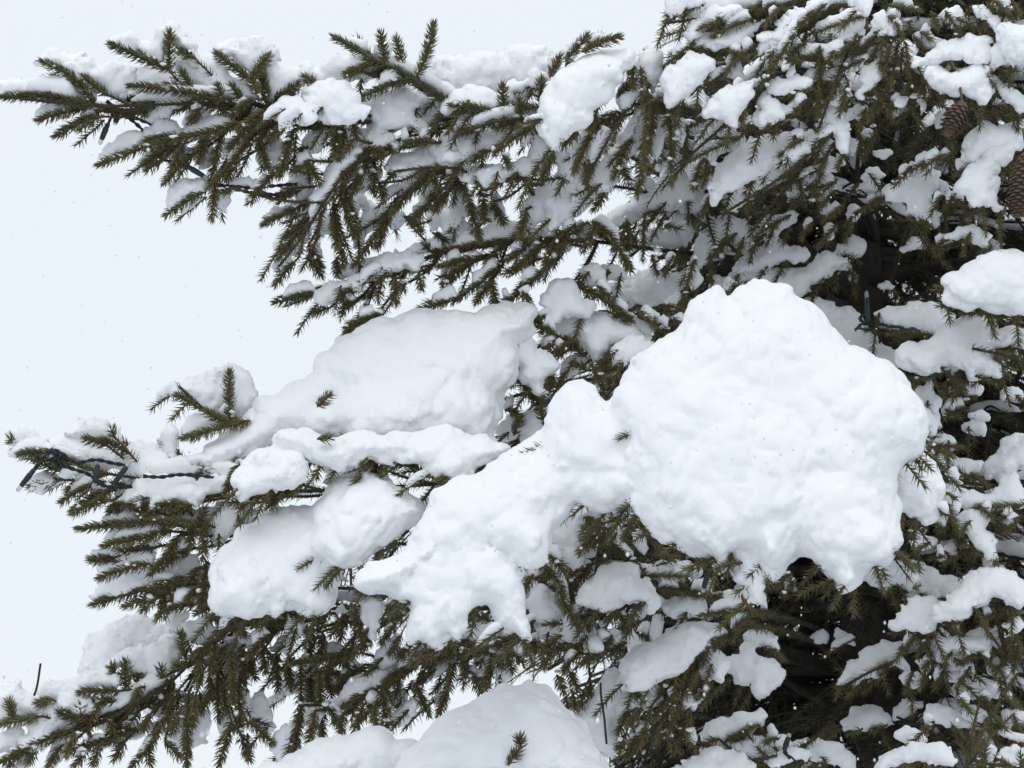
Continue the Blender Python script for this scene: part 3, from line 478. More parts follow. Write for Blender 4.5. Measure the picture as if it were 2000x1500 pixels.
SK = 400
SNOW = [
 # ---- upper left bough
 ('low snow strip on the leftmost tip of the upper bough', [('A',.02,.1,SK,[0,490,70,455,150,470,330,480,400,500,440,540,330,528,40,524])]),
 ('long wedge of snow behind the first upright sprig, upper left', [('A',.035,.1,SK,[225,320,270,280,340,300,400,335,460,335,560,390,690,390,720,420,700,520,640,540,560,470,470,440,430,450,380,400,290,355,240,345])]),
 (None, [('A',.02,.1,SK,[210,640,300,580,370,550,410,590,380,630,230,655])]),
 ('two humped snow cap on the highest left sprigs', [('A',.03,.1,SK,[615,235,680,185,750,200,800,240,860,250,890,210,900,170,950,145,1000,180,1060,220,1085,270,1085,335,1000,290,990,230,940,210,900,260,890,340,760,280,640,245])]),
 (None, [('A',.02,.2,SK,[730,450,800,400,890,380,970,420,1010,460,980,485,740,475])]),
 ('broad snow cushion between two upright tips, upper left', [('A',.05,.2,SK,[965,355,1040,330,1110,345,1200,320,1240,360,1290,430,1390,440,1400,520,1230,545,1110,500,1080,430,1000,395])]),
 ('saddle shaped snow cap in a V of two sprigs', [('A',.03,.1,SK,[1195,275,1230,235,1330,240,1400,265,1460,240,1515,248,1532,300,1500,330,1420,400,1390,420,1330,340,1270,310,1205,305])]),
 ('snow lump right of the V shaped sprigs', [('A',.05,.1,SK,[1490,370,1530,360,1570,400,1640,395,1695,420,1690,470,1640,480,1560,550,1500,550])]),
 ('small domed snow lump in front of the upper left bough', [('A',-.03,.4,SK,[1512,610,1580,560,1650,558,1720,590,1757,640,1752,690,1680,672,1560,645])]),
 (None, [('A',.02,.2,SK,[812,640,850,570,920,545,1000,560,980,600,880,650,820,660])]),
 ('ragged snow ridge behind the upper left bough', [('A',.08,.1,SK,[1690,370,1720,348,1760,400,1820,350,1900,330,2000,335,2060,350,2060,420,1940,430,1850,480,1790,480,1740,430,1690,425])]),
 ('rounded snow mass under the upturned side branch', [('P',-.02,.4,60,[591,200,620,165,670,160,702,180,712,224,685,238,657,230,640,233,612,214])]),
 (None, [('A',.02,.2,SK,[570,890,640,800,720,760,800,735,805,790,650,840])]),
 (None, [('A',.02,.2,SK,[805,740,880,690,980,695,1005,720,940,760,830,770])]),
 ('long thin snow streak along a sprig, upper left', [('A',.02,.2,SK,[995,755,1100,680,1200,638,1295,640,1275,695,1150,730,1020,765])]),
 ('snow wedge on the lowest sprig of the upper left bough', [('A',.025,.2,SK,[938,1070,1000,1010,1090,985,1145,1010,1130,1050,1010,1120,932,1165])]),
 (None, [('A',.02,.2,SK,[1475,1210,1540,1160,1640,1130,1645,1165,1500,1240])]),
 ('grey snow pad hanging behind the upper left sprigs', [('A',.08,.0,SK,[1635,920,1700,890,1745,1020,1735,1095,1650,1115])]),
 (None, [('A',.03,.1,SK,[1250,1005,1380,990,1430,1020,1400,1045,1280,1040])]),
 (None, [('A',.06,.1,SK,[1700,780,1780,710,1805,770,1760,830,1720,825])]),
 (None, [('A',.05,.1,SK,[1510,890,1580,790,1605,850,1570,950,1505,935])]),
 (None, [('A',.05,.1,SK,[1480,690,1560,670,1600,700,1520,740,1470,730])]),
 (None, [('A',.06,.1,SK,[1100,820,1180,800,1190,900,1120,930,1090,890])]),
 (None, [('A',.05,.1,SK,[970,830,1020,810,1010,880,970,890])]),
 (None, [('A',.06,.1,SK,[1540,1330,1600,1300,1700,1330,1650,1400,1540,1400]),]),
 (None, [('A',.05,.1,SK,[1520,1490,1540,1420,1590,1430,1560,1520])]),
 # ---- upper centre
 ('long snow ridge on the skyline of the upper bough', [('B',.12,.15,SK,[505,430,550,350,650,350,780,345,900,330,1000,290,1090,270,1170,285,1235,320,1225,380,1200,430,1120,440,1090,500,1060,540,1000,470,940,460,900,515,720,515,640,530,560,490])]),
 ('bulging snow clump in the upper centre with sprigs hanging below', [('B',-.02,.45,70,[1155,560,1180,480,1250,400,1330,350,1420,292,1530,282,1620,298,1650,268,1692,290,1692,360,1650,380,1630,450,1570,490,1560,570,1470,600,1430,690,1330,750,1270,800,1260,840,1220,825,1180,740,1155,660])]),
 ('broad shaded snow mass under the upturned side branch', [('B',.06,.2,SK,[185,560,260,515,340,478,430,475,525,540,515,590,465,630,515,680,515,745,440,745,350,735,280,775,185,745])]),
 (None, [('B',.02,.3,SK,[180,790,270,765,360,760,285,835,195,845])]),
 ('flat pale snow strip on a sprig, upper centre', [('B',.02,.3,SK,[645,570,680,515,780,505,880,518,935,560,905,598,660,598])]),
 ('snow lump behind an upright sprig, upper centre', [('B',.04,.1,SK,[975,465,1030,465,1065,520,1065,575,1010,575,975,510])]),
 (None, [('B',.03,.1,SK,[1108,425,1150,402,1205,430,1185,465,1118,485])]),
 (None, [('B',.03,.2,SK,[698,710,730,648,830,645,905,650,860,690,720,725])]),
 ('smooth sloping snow sheet beneath a forked branch, upper centre', [('B',.06,.3,SK,[585,835,650,760,800,735,930,745,1065,695,1000,770,850,830,760,905,640,880])]),
 ('level snow strip arching over a drooping branch', [('B',.01,.3,SK,[316,905,450,878,600,858,680,878,775,955,795,1015,740,1025,690,940,620,920,450,948,328,958])]),
 ('snow arch above a round gap of sky', [('B',.02,.2,SK,[805,985,900,918,1050,905,1165,915,1185,965,1060,972,930,990,860,1040,808,1028])]),
 (None, [('B',.06,.2,SK,[1115,750,1180,755,1235,830,1185,935,1108,905])]),
 ('grey snow tongue between hanging sprigs, left of pair', [('B',.06,.1,SK,[1262,845,1360,760,1405,740,1365,850,1335,960,1340,1005,1280,995,1255,905])]),
 (None, [('B',.06,.1,SK,[1400,790,1485,765,1405,960,1345,1005,1345,960])]),
 ('long grey snow tongue hanging below the upper centre clump', [('B',.07,.1,SK,[1435,970,1560,850,1640,735,1685,635,1705,740,1665,860,1560,1010,1520,1065,1470,1095,1435,1045])]),
 ('rounded grey snow block in the centre of the upper boughs', [('B',.09,.3,SK,[1145,1055,1220,995,1320,995,1400,1005,1465,1080,1425,1165,1300,1225,1230,1295,1165,1195,1135,1110])]),
 ('snow block in a gap right of the upper centre clump', [('B',.1,.1,SK,[1685,305,1750,278,1845,278,1845,400,1790,490,1730,475,1715,380])]),
 ('grey snow scrap left of the oval sky gap', [('B',.1,.1,SK,[555,1155,620,1180,730,1215,785,1320,700,1385,620,1335,598,1245])]),
 (None, [('B',.04,.1,SK,[898,1085,930,1055,965,1200,940,1228,888,1155])]),
 (None, [('B',.06,.1,SK,[1058,1125,1110,1095,1188,1160,1165,1265,1078,1265])]),
 ('snow ridge along the thin pointed bough', [('P',.02,.3,SK,[612,578,640,552,700,545,720,515,745,498,790,490,835,503,820,525,770,527,720,552,670,570,650,588,625,590])]),
 ('shaded level snow shelf left of the dense crown', [('B',.22,.3,SK,[1535,1210,1650,1125,1800,1050,2005,930,2040,1080,1900,1160,1700,1200,1560,1240])]),
 (None, [('E',.03,.2,SK,[1365,85,1420,30,1490,65,1525,130,1485,165,1420,130])]),
 (None, [('E',.06,.2,SK,[1505,95,1560,45,1605,55,1645,120,1600,145,1530,138])]),
 # ---- crown, upper right
 ('snow strip at the top edge, left of the crown', [('C',.02,.3,SK,[-20,-40,195,-40,160,35,60,85,-15,105])]),
 ('snow patch on the topmost crown sprig, left side', [('C',.03,.3,SK,[105,120,230,50,370,15,440,60,330,95,240,130,180,175,115,200])]),
 ('upper snow ledge at the left of the crown', [('C',.05,.3,SK,[105,240,230,200,330,200,460,115,570,105,440,240,380,258,300,268,260,258])]),
 ('rounded snow cap at the left of the crown, over a drooping sprig', [('C',-.01,.4,SK,[-10,410,40,358,140,322,245,328,255,380,180,440,150,490,60,580,-10,590])]),
 ('snow clump with a short drip, left side of the crown', [('C',-.02,.4,SK,[190,630,280,520,400,468,505,436,508,490,480,570,405,625,405,705,345,705,330,665,240,648])]),
 ('pointed snow clump behind a hanging sprig in the crown', [('C',.02,.3,SK,[495,650,560,525,605,535,668,645,565,695,530,728,498,685])]),
 ('curved thin snow band in the crown', [('C',.02,.3,SK,[575,475,640,438,828,446,815,488,700,498,620,538,575,518])]),
 ('slanting snow patch near the crown top', [('C',.02,.4,SK,[505,228,580,188,640,118,700,78,756,66,735,145,660,238,560,232])]),
 ('smooth grey snow pad under the crown top', [('C',.05,.2,SK,[825,178,900,108,980,66,1060,56,1118,98,1085,178,970,192])]),
 ('snow lump cut by the top edge in the crown', [('C',-.02,.4,SK,[1005,-30,1155,-30,1156,60,1112,80,1060,45])]),
 (None, [('C',.02,.3,SK,[1165,85,1200,60,1250,120,1315,140,1295,185,1230,195,1175,155])]),
 ('upper of two long slanting snow strips, crown left', [('C',-.01,.5,SK,[265,945,380,848,480,795,640,752,835,742,848,772,640,860,560,940,480,1008,380,1048,300,1108,235,1118,262,1005])]),
 ('lower of two long slanting snow strips, crown left', [('C',-.02,.5,SK,[362,1130,450,1058,550,955,650,912,805,812,796,888,640,968,590,1020,470,1090,362,1170])]),
 ('shaded snow strip left of the long slanting strips', [('C',.08,.2,SK,[122,868,200,798,340,775,428,742,405,798,290,858,145,898])]),
 (None, [('C',.04,.2,SK,[895,408,1000,348,1135,285,1085,345,1000,418,895,448])]),
 ('narrow snow streak beside hanging sprigs in the crown', [('C',.02,.2,SK,[1062,528,1085,440,1150,365,1236,292,1205,385,1150,475,1090,528])]),
 ('narrow hanging snow tongue in the crown centre', [('C',.0,.2,SK,[875,628,960,585,1005,700,1028,835,968,848,945,745,875,690])]),
 ('branching snow band at the upper right of the crown', [('C',.0,.4,SK,[1362,365,1420,318,1500,285,1540,255,1640,214,1785,204,1818,280,1805,358,1720,338,1620,328,1540,338,1420,358,1375,388])]),
 (None, [('C',.05,.3,SK,[1395,185,1480,175,1546,240,1500,278,1415,235])]),
 ('snow patch just above the nearer cone', [('C',-.02,.4,SK,[1462,400,1550,418,1650,415,1740,362,1796,398,1808,500,1775,588,1720,548,1640,528,1540,498])]),
 (None, [('C',.0,.3,SK,[1806,265,1890,235,1906,365,1816,365])]),
 ('snow block at the top right edge', [('C',-.02,.3,SK,[1865,175,1950,136,2080,130,2080,355,1930,368,1895,285])]),
 (None, [('C',.0,.3,SK,[1815,475,1890,475,1995,555,2040,640,1895,558])]),
 (None, [('C',.02,.3,SK,[1285,565,1380,525,1425,528,1350,568,1298,578])]),
 ('wide shaded snow patch above the right edge cone', [('C',.0,.3,SK,[1645,860,1700,755,1790,695,1900,675,2060,680,2060,790,1920,840,1820,880,1740,905,1680,890])]),
 ('bright forked snow clump left of the right edge cone', [('C',-.06,.4,SK,[1645,1025,1690,950,1780,880,1850,850,1930,800,1900,880,1840,930,1820,985,1845,1085,1878,1172,1800,1138,1740,1160,1700,1095,1645,1068])]),
 ('forked shaded snow patch in the right of the crown', [('C',.08,.3,SK,[1222,1120,1320,1012,1440,962,1516,965,1505,1035,1465,1085,1505,1180,1526,1280,1435,1218,1365,1195,1375,1100,1280,1130])]),
 ('thin snow arch on a sprig above the right edge slab', [('C',.02,.3,SK,[1525,1338,1620,1275,1740,1254,1796,1320,1828,1408,1756,1388,1695,1312,1600,1330])]),
 ('shaded snow branch bent in a hump below the crown', [('C',.12,.2,SK,[140,1490,175,1400,245,1285,360,1210,445,1245,490,1292,600,1212,725,1182,685,1248,560,1320,480,1350,400,1302,335,1312,275,1390,205,1490])]),
 ('shaded snow slope right below the humped snow branch', [('C',.14,.3,SK,[370,1510,480,1425,560,1342,700,1362,808,1410,725,1460,560,1500])]),
 ('grey snow fan in the shade below the crown', [('C',.1,.3,SK,[832,1490,920,1412,1010,1342,1108,1352,1088,1425,1025,1460,1005,1500])]),
 (None, [('C',.2,.3,SK,[795,1005,900,975,945,1010,860,1058,795,1045])]),
 (None, [('C',.2,.3,SK,[1055,1055,1160,1005,1185,1030,1100,1058])]),
 (None, [('C',.1,.3,SK,[1145,855,1230,825,1256,862,1190,898])]),
 (None, [('C',.25,.3,SK,[1305,1375,1400,1325,1456,1350,1380,1398,1305,1405])]),
 (None, [('C',.02,.3,SK,[1690,20,1760,45,1866,118,1855,158,1720,78])]),
 (None, [('C',.02,.3,SK,[915,262,960,226,995,262,940,296])]),
 ('big shaded snow flank left under the crown', [('C',.26,.2,SK,[-10,965,100,875,155,950,205,1080,236,1210,150,1160,60,1148,-10,1138])]),
 ('grey hanging snow patch below the shaded flank', [('C',.24,.1,SK,[-10,1175,100,1180,136,1300,124,1408,60,1338,-10,1268])]),
 (None, [('C',.03,.3,SK,[660,600,700,560,740,545,700,590,670,630])]),(None, [('C',.03,.3,SK,[700,740,750,720,780,745,730,770])]),
 (None, [('C',.05,.3,SK,[690,290,760,255,830,240,800,290,700,330])]),(None, [('C',.05,.3,SK,[1030,620,1090,590,1110,640,1060,680])]),(None, [('C',.05,.2,SK,[1420,570,1450,560,1460,620,1430,640])]),
 (None, [('C',.08,.3,SK,[900,560,1000,470,1010,520,940,580])]),(None, [('C',.03,.3,SK,[680,380,730,365,720,430,680,430])]),(None, [('C',.04,.3,SK,[480,330,520,300,500,350])]),
 # ---- middle left
 ('snow cap on the leftmost tip of the lit bough', [('D',.02,.1,SK,[45,1030,60,970,110,943,180,975,275,1040,240,1068,130,1035,80,1050])]),
 ('snow cushion on the dark wrapped tip, middle left', [('D',.01,.3,SK,[72,1085,110,1030,150,1015,260,1055,300,1095,180,1108,88,1108])]),
 ('domed snow mound with a small sprig poking out, middle left', [('D',.06,.2,SK,[350,1000,420,930,520,898,620,918,672,960,694,1020,640,1035,560,1040,490,1040])]),
 ('uneven snow layer along the bough with string lights', [('D',.05,.3,SK,[265,1055,350,1008,430,1008,520,1040,590,1090,690,1110,780,1078,860,1088,940,1110,960,1180,1100,1150,1145,1170,1110,1210,960,1240,850,1250,730,1295,690,1265,640,1180,480,1160,380,1130,290,1095])]),
 ('tall snow lump behind two upright sprigs, middle left', [('D',.11,.1,SK,[975,730,1060,678,1180,662,1240,640,1275,612,1312,635,1390,668,1425,720,1425,810,1390,880,1340,930,1290,930,1270,865,1170,890,1110,860,1050,785,985,775])]),
 (None, [('D',.03,.2,SK,[1018,975,1060,880,1120,870,1190,910,1225,945,1100,990,1028,1012])]),
 ('small snow post standing on the lit bough', [('D',.02,.0,SK,[888,1060,888,990,940,968,988,990,984,1040,974,1140,930,1100])]),
 ('rounded snow pillow above the lit bough, left of centre', [('D',-.06,.6,70,[1295,1250,1380,1130,1480,1078,1600,1066,1685,1098,1706,1180,1695,1265,1580,1310,1480,1340,1310,1350])]),
 ('flat snow layer under the string lights', [('D',.0,.4,SK,[685,1350,740,1285,860,1236,1000,1236,1200,1226,1276,1238,1255,1290,1150,1340,1000,1362,850,1352,730,1370])]),
 (None, [('D',.02,.3,SK,[165,1275,220,1195,300,1215,366,1260,250,1298])]),
 (None, [('D',.0,.3,SK,[345,1200,400,1170,440,1190,420,1230,360,1220])]),
 # ---- central mound
 ('huge rounded snow mound in the centre with a ridge sloping left', [('D',.04,.4,60,[1115,1120,1130,1050,1220,1030,1300,960,1400,890,1430,800,1500,788,1600,735,1700,688,1790,688,1845,730,1845,790,1770,840,1835,900,1835,1030,1750,1030,1650,980,1570,980,1540,1020,1500,1075,1400,1115,1300,1145,1130,1185]),
   ('E',.0,.55,110,[-60,560,0,498,130,428,300,366,420,336,560,312,680,318,800,345,880,298,980,286,1010,320,1080,278,1145,288,1152,330,1105,355,1130,430,1030,475,1000,530,1000,600,980,680,940,770,950,830,930,900,890,1000,930,1065,880,1080,740,1060,620,1040,480,1050,300,1050,150,1050,-20,1030,-30,900,-45,700,-100,640]),
   ('E',-.06,.5,60,[700,520,800,460,900,455,985,490,995,580,970,680,900,760,800,740,720,640]),
   ('E',-.09,.5,60,[0,900,80,780,250,700,430,720,560,830,540,960,300,1010,50,1000])]),
 ('snow hump at the top between the central mound and the biggest dome', [('E',.0,.4,SK,[1165,255,1230,145,1310,125,1362,165,1385,230,1480,275,1400,340,1300,350,1215,340])]),
 ('smooth snow slope right of the central mound', [('E',.02,.5,SK,[1205,385,1300,325,1500,305,1600,345,1745,445,1815,505,1700,485,1585,500,1505,580,1462,610,1425,545,1345,480,1255,438])]),
 ('small bright snow oval just left of the biggest snow dome', [('E',-.14,.5,SK,[1560,512,1600,462,1680,450,1785,488,1815,512,1732,588,1650,588,1575,555])]),
 ('crumbly snow patch on sprigs beside the central mound', [('E',-.02,.3,SK,[1005,482,1060,456,1122,488,1135,540,1205,556,1266,590,1266,645,1185,690,1172,766,1115,748,1045,685,1056,605,1005,565])]),
 ('shaded snow bar in the hollow above the biggest snow dome', [('E',.2,.3,SK,[1555,172,1700,126,1800,105,1950,95,2010,50,2015,130,1900,230,1750,268,1600,268,1555,215])]),
 (None, [('E',.1,.2,SK,[1865,275,1900,205,1955,185,1955,245,1890,298])]),
 (None, [('E',.05,.2,SK,[1615,292,1700,345,1766,378,1755,440,1690,428,1636,356])]),
 (None, [('E',.03,.1,SK,[935,1005,958,900,1000,862,1046,920,1046,985,1000,1030])]),
 ('grey snow pocket in the gap right of the central mound', [('E',.08,.1,SK,[1045,1015,1085,866,1150,872,1188,980,1145,1045,1090,1060])]),
 (None, [('E',.06,.1,SK,[1275,690,1286,588,1340,552,1405,555,1375,628,1332,680])]),
 # ---- front slabs
 ('long level snow ledge in front of the central mound', [('E',-.14,.6,70,[-330,1020,-240,960,-160,960,-60,1010,0,1038,150,998,220,985,300,995,480,998,620,955,740,985,850,1005,905,1060,990,1070,930,1110,820,1190,760,1245,650,1265,560,1230,500,1165,400,1135,250,1142,130,1160,0,1190,-110,1180,-200,1100])]),
 ('double snow mass with scattered sprigs below, left front', [('P',3.84,.6,70,[600,1000,640,948,700,926,740,936,812,976,835,1000,790,1045,740,1072,700,1104,660,1115,620,1080]),
   ('P',-.08,.6,70,[408,1205,412,1100,455,1052,500,1008,560,980,620,985,650,1040,665,1110,655,1160,640,1195,600,1205,575,1170,545,1200,520,1180,500,1215,460,1195])]),
 ('biggest bright snow drift, a huge dome with a slanting slab at its left', [
   ('P',3.555,.5,60,[760,1165,800,1100,880,1050,970,1050,1010,1094,1032,1140,1026,1190,1038,1240,1020,1262,1000,1230,965,1240,958,1180,920,1196,906,1240,895,1262,872,1228,856,1255,840,1265,800,1252,793,1200,800,1185]),
   ('P',3.66,.7,85,[1000,868,1060,845,1130,850,1180,880,1180,930,1140,960,1100,1000,1082,1060,1062,1104,1040,1118,1000,1095,950,1080,900,1100,820,1130,760,1165,700,1152,690,1132,720,1100,790,1080,805,1030,840,990,850,960,930,920,980,890]),
   ('P',3.72,.6,75,[1055,850,1060,800,1085,755,1115,741,1150,744,1182,786,1240,790,1330,850,1330,960,1260,1000,1190,1002,1150,985,1110,960,1070,900]),
   ('P',3.70,.6,110,[1195,760,1240,712,1290,676,1342,650,1350,608,1380,572,1400,558,1425,592,1440,572,1470,557,1505,557,1540,575,1572,585,1608,622,1645,662,1692,692,1742,722,1768,748,1792,795,1803,840,1796,875,1745,905,1738,960,1748,1010,1756,1060,1742,1100,1690,1108,1655,1130,1610,1100,1572,1075,1540,1085,1500,1105,1440,1085,1385,1085,1330,1062,1290,1042,1262,1000,1248,960,1246,880,1205,830]),
   ('P',3.592,.6,110,[1220,800,1300,740,1420,720,1520,760,1570,850,1576,960,1574,1000,1560,1035,1542,1048,1538,1090,1510,1120,1480,1108,1465,1078,1440,1085,1425,1105,1402,1118,1384,1092,1340,1068,1290,1042,1262,1000,1248,960,1246,880]),
   ('P',3.592,.6,95,[1565,760,1640,700,1740,740,1790,790,1802,840,1796,875,1745,905,1738,960,1748,1010,1756,1060,1742,1102,1700,1114,1678,1112,1674,1138,1652,1152,1630,1120,1600,1095,1577,1072,1572,1040,1580,960,1574,860]),
   ('P',3.535,.2,60,[1374,1030,1422,1030,1430,1095,1410,1126,1386,1108]),('P',3.535,.2,60,[1462,1030,1548,1030,1544,1100,1508,1142,1478,1112]),('P',3.53,.2,60,[1610,1050,1705,1050,1694,1118,1655,1166,1628,1128]),
   ('P',3.82,.3,60,[1352,650,1352,608,1380,568,1400,550,1418,580,1428,660]),('P',3.825,.3,60,[1432,640,1440,572,1470,550,1510,550,1550,575,1560,650]),
   ('P',3.68,.3,60,[1720,800,1780,790,1806,835,1798,880,1755,902,1715,880])]),
 ('pointed snow drip hanging under the biggest snow dome', [('P',3.52,.2,SK,[1428,1075,1478,1070,1496,1120,1488,1165,1468,1184,1448,1146])]),
 ('smooth snow bulge at the right foot of the biggest snow dome', [('F',.02,.4,60,[1262,1165,1320,1125,1420,1112,1485,1178,1538,1270,1516,1385,1484,1458,1420,1468,1340,1412,1266,1388,1252,1300])]),
 ('smooth snow ridge behind the top right of the biggest snow dome', [('F',.14,.4,60,[785,255,880,262,1000,305,1085,325,1098,380,1185,452,1258,515,1278,588,1328,640,1316,700,1200,650,1050,570,955,490,895,410,835,340])]),
 (None, [('F',.06,.3,SK,[1290,765,1400,795,1455,868,1508,920,1518,988,1470,1000,1415,910,1335,812])]),
 # ---- right
 ('broad bright snow slab at the right edge', [('P',-.05,.5,60,[1834,552,1860,533,1890,525,1923,498,1960,495,2010,498,2070,520,2070,612,1990,616,1950,604,1900,596,1870,594,1832,588,1848,566])]),
 ('snow strip behind the standing green bulb', [('F',.1,.4,SK,[1145,335,1250,276,1400,260,1500,285,1628,350,1565,388,1500,418,1330,418,1215,376])]),
 ('spreading snow clump with a ragged foot, right of the green bulb', [('F',.0,.5,60,[1265,545,1330,505,1400,522,1500,465,1600,385,1700,335,1780,362,1830,392,2060,392,2060,485,1850,498,1812,508,1855,590,1890,690,1800,640,1745,630,1732,700,1690,690,1648,628,1600,610,1558,610,1500,650,1400,650,1315,608])]),
 ('vertical snow strip beside the biggest snow dome', [('F',.02,.2,SK,[1468,640,1505,680,1526,780,1526,880,1526,975,1475,905,1415,805,1395,742,1460,720])]),
 (None, [('F',.02,.4,SK,[1475,1035,1540,995,1600,1015,1656,1068,1600,1078,1540,1058])]),
 (None, [('F',.08,.3,SK,[1555,1112,1680,1125,1768,1158,1722,1198,1660,1230,1575,1188])]),
 ('frosted snow patch at the right edge, mid height', [('F',.05,.3,SK,[1792,1210,1835,1128,1925,1045,2050,1000,2050,1190,1950,1210,1900,1290,1845,1210])]),
 ('long curved snow band on the right bough', [('F',.02,.4,SK,[1525,1235,1620,1292,1700,1342,1850,1322,1925,1200,1990,1195,1970,1330,2040,1400,1880,1382,1720,1402,1635,1402,1555,1300])]),
 (None, [('F',.02,.3,SK,[1495,1295,1590,1285,1636,1390,1615,1438,1525,1408])]),
 ('shaded snow bar in the dark above the biggest snow dome', [('F',.16,.3,SK,[262,185,350,105,500,75,600,52,780,74,900,-5,1005,-8,1028,42,900,88,800,180,740,240,660,218,560,180,420,160,335,208])]),
 (None, [('F',.15,.3,SK,[1175,175,1270,150,1345,160,1270,190])]),
 (None, [('F',.15,.3,SK,[1695,885,1770,860,1816,890,1770,928,1715,918])]),
 # ---- left hanging branches
 (None, [('G',.03,.3,SK,[575,105,640,66,766,76,766,124,596,128])]),
 ('thin grey snow strip on the left level sprigs', [('G',.04,.3,SK,[725,166,850,105,1000,75,1085,55,1095,95,1000,138,860,178])]),
 (None, [('G',.04,.3,SK,[575,240,620,186,700,195,766,240,690,255])]),
 (None, [('G',.03,.3,SK,[505,318,560,275,706,298,655,338,528,348])]),
 ('white snow strip on the left level sprigs', [('G',.02,.3,SK,[548,412,620,348,740,305,866,295,856,348,730,380,575,440])]),
 ('plump snow strip on the lowest left sprigs', [('G',.02,.3,SK,[514,530,580,445,740,402,856,394,858,468,740,520,560,570,524,560])]),
 ('grey snow wedge in the left drooping branch', [('G',.06,.2,SK,[885,408,960,345,1085,304,1108,395,1000,430,895,450])]),
 (None, [('G',.05,.1,SK,[1055,465,1100,415,1176,415,1166,528,1100,568,1065,528])]),
 ('snow flap left of the left front mass', [('G',.05,.2,SK,[1185,45,1280,25,1408,15,1356,125,1285,190,1208,260,1185,205])]),
 # ---- lower left
 ('pale domed snow mound at the lower left, behind', [('G',.14,.3,60,[445,920,520,795,600,714,700,674,790,660,880,685,965,728,985,795,900,850,750,900,560,960,468,985])]),
 ('long snow layer in front of the lower left mound', [('G',.05,.3,50,[495,970,600,885,750,842,960,752,1008,800,1008,905,960,1020,880,970,800,990,740,980,680,920,600,975])]),
 ('small snow ridge right of the lower left mound', [('G',.06,.2,SK,[985,735,1050,685,1100,655,1156,645,1148,690,1188,740,1156,808,1080,790,1015,748])]),
 ('snow ledge above the lower left sprigs', [('G',.04,.3,SK,[192,1095,230,1015,330,1025,450,995,560,960,655,964,668,1035,560,1062,450,1072,380,1102,300,1112])]),
 ('snow heap cut by the left edge, lower left', [('G',.05,.2,50,[-60,1060,0,1050,70,1036,130,1064,190,1105,290,1180,200,1222,110,1232,-60,1220])]),
 ('slanting snow cap on the lower left bough', [('G',.02,.3,SK,[112,1370,150,1275,230,1192,325,1162,328,1265,200,1370,135,1400])]),
 (None, [('G',.02,.3,SK,[312,1155,370,1084,480,1084,516,1130,485,1198,420,1170,335,1198])]),
 (None, [('G',.03,.3,SK,[-30,1390,30,1302,120,1264,146,1300,100,1390,-30,1430])]),
 ('grey snow curtain behind long hanging sprigs, lower left', [('G',.1,.0,SK,[1075,1205,1165,1175,1178,1285,1125,1378,960,1372,912,1325,975,1258])]),
 ('grey snow flap left of the oval sky gap below', [('G',.08,.0,SK,[1375,1150,1450,1040,1482,1080,1496,1180,1518,1318,1470,1310,1385,1215])]),
 ('grey snow foot below the oval sky gap', [('G',.05,.1,SK,[1512,1355,1560,1282,1645,1240,1678,1280,1656,1368,1592,1462,1524,1440])]),
 (None, [('G',.02,.3,SK,[1495,838,1560,775,1626,785,1615,858,1540,858])]),
 (None, [('G',.02,.3,SK,[1630,925,1700,872,1778,864,1705,918])]),
 (None, [('G',.03,.3,SK,[1265,788,1350,745,1416,778,1385,828,1288,828])]),
 (None, [('G',.06,.1,SK,[545,1245,620,1215,686,1258,655,1318,566,1298])]),
 (None, [('G',.03,.2,SK,[265,1450,330,1355,366,1335,345,1425,278,1500])]),
 (None, [('G',.03,.2,SK,[50,1510,110,1445,176,1435,155,1510])]),
 (None, [('G',.05,.1,SK,[1480,660,1500,600,1530,640,1520,700])]),
 (None, [('G',.05,.1,SK,[1700,1000,1780,960,1790,1040,1750,1140,1720,1120])]),(None, [('G',.06,.1,SK,[820,1260,900,1240,920,1310,850,1330])]),(None, [('G',.06,.2,SK,[1130,1080,1170,1060,1160,1130,1120,1150])]),
 (None, [('G',.04,.2,SK,[760,1130,850,1080,860,1120,780,1170])]),(None, [('G',.05,.2,SK,[690,1290,740,1270,780,1290,720,1330])]),(None, [('G',.03,.3,SK,[1130,900,1200,820,1240,800,1210,880,1150,930])]),
 (None, [('G',.0,.3,SK,[1600,680,1690,660,1700,720,1660,770,1610,740])]),
 ('flat snow bank along the bottom edge, left of the front dome', [('P',.0,.5,60,[440,1530,500,1495,590,1476,620,1450,680,1428,740,1422,775,1438,815,1450,800,1530])]),
 # ---- lower centre and bottom
 ('big white snow dome at the bottom centre', [('P',.0,.7,95,[770,1530,785,1495,805,1460,848,1424,895,1384,948,1352,1000,1328,1038,1324,1068,1338,1092,1360,1104,1384,1124,1412,1148,1456,1176,1476,1210,1540]),
   ('P',-.04,.6,60,[1060,1500,1070,1440,1090,1395,1125,1420,1150,1460,1190,1500,1200,1540,1060,1540])]),
 ('grey snow wall behind the thin black wire', [('H',.12,.1,60,[1335,1205,1400,1130,1500,1025,1550,972,1645,1012,1708,1140,1645,1210,1580,1240,1590,1400,1500,1440,1415,1358,1352,1245])]),
 ('grey snow pad hanging right of the slanting slab', [('H',.06,.1,SK,[1065,585,1130,505,1200,494,1256,580,1276,685,1235,788,1165,758,1105,655])]),
 (None, [('H',.02,.1,SK,[1285,665,1340,602,1368,680,1346,798,1295,808])]),
 ('small grey snow pad right of the lower centre sprigs', [('H',.06,.1,SK,[1355,685,1430,694,1478,780,1435,848,1375,828])]),
 ('crisp white snow lump below left of the biggest snow dome', [('H',-.05,.4,SK,[1384,595,1395,508,1456,456,1500,385,1560,354,1645,374,1698,418,1690,458,1740,455,1805,486,1826,580,1782,618,1720,608,1660,590,1590,600,1530,630,1440,600])]),
 ('shaded snow band under the biggest snow dome', [('H',.08,.3,SK,[1672,392,1800,354,1900,344,2040,380,2040,428,1850,440,1735,428])]),
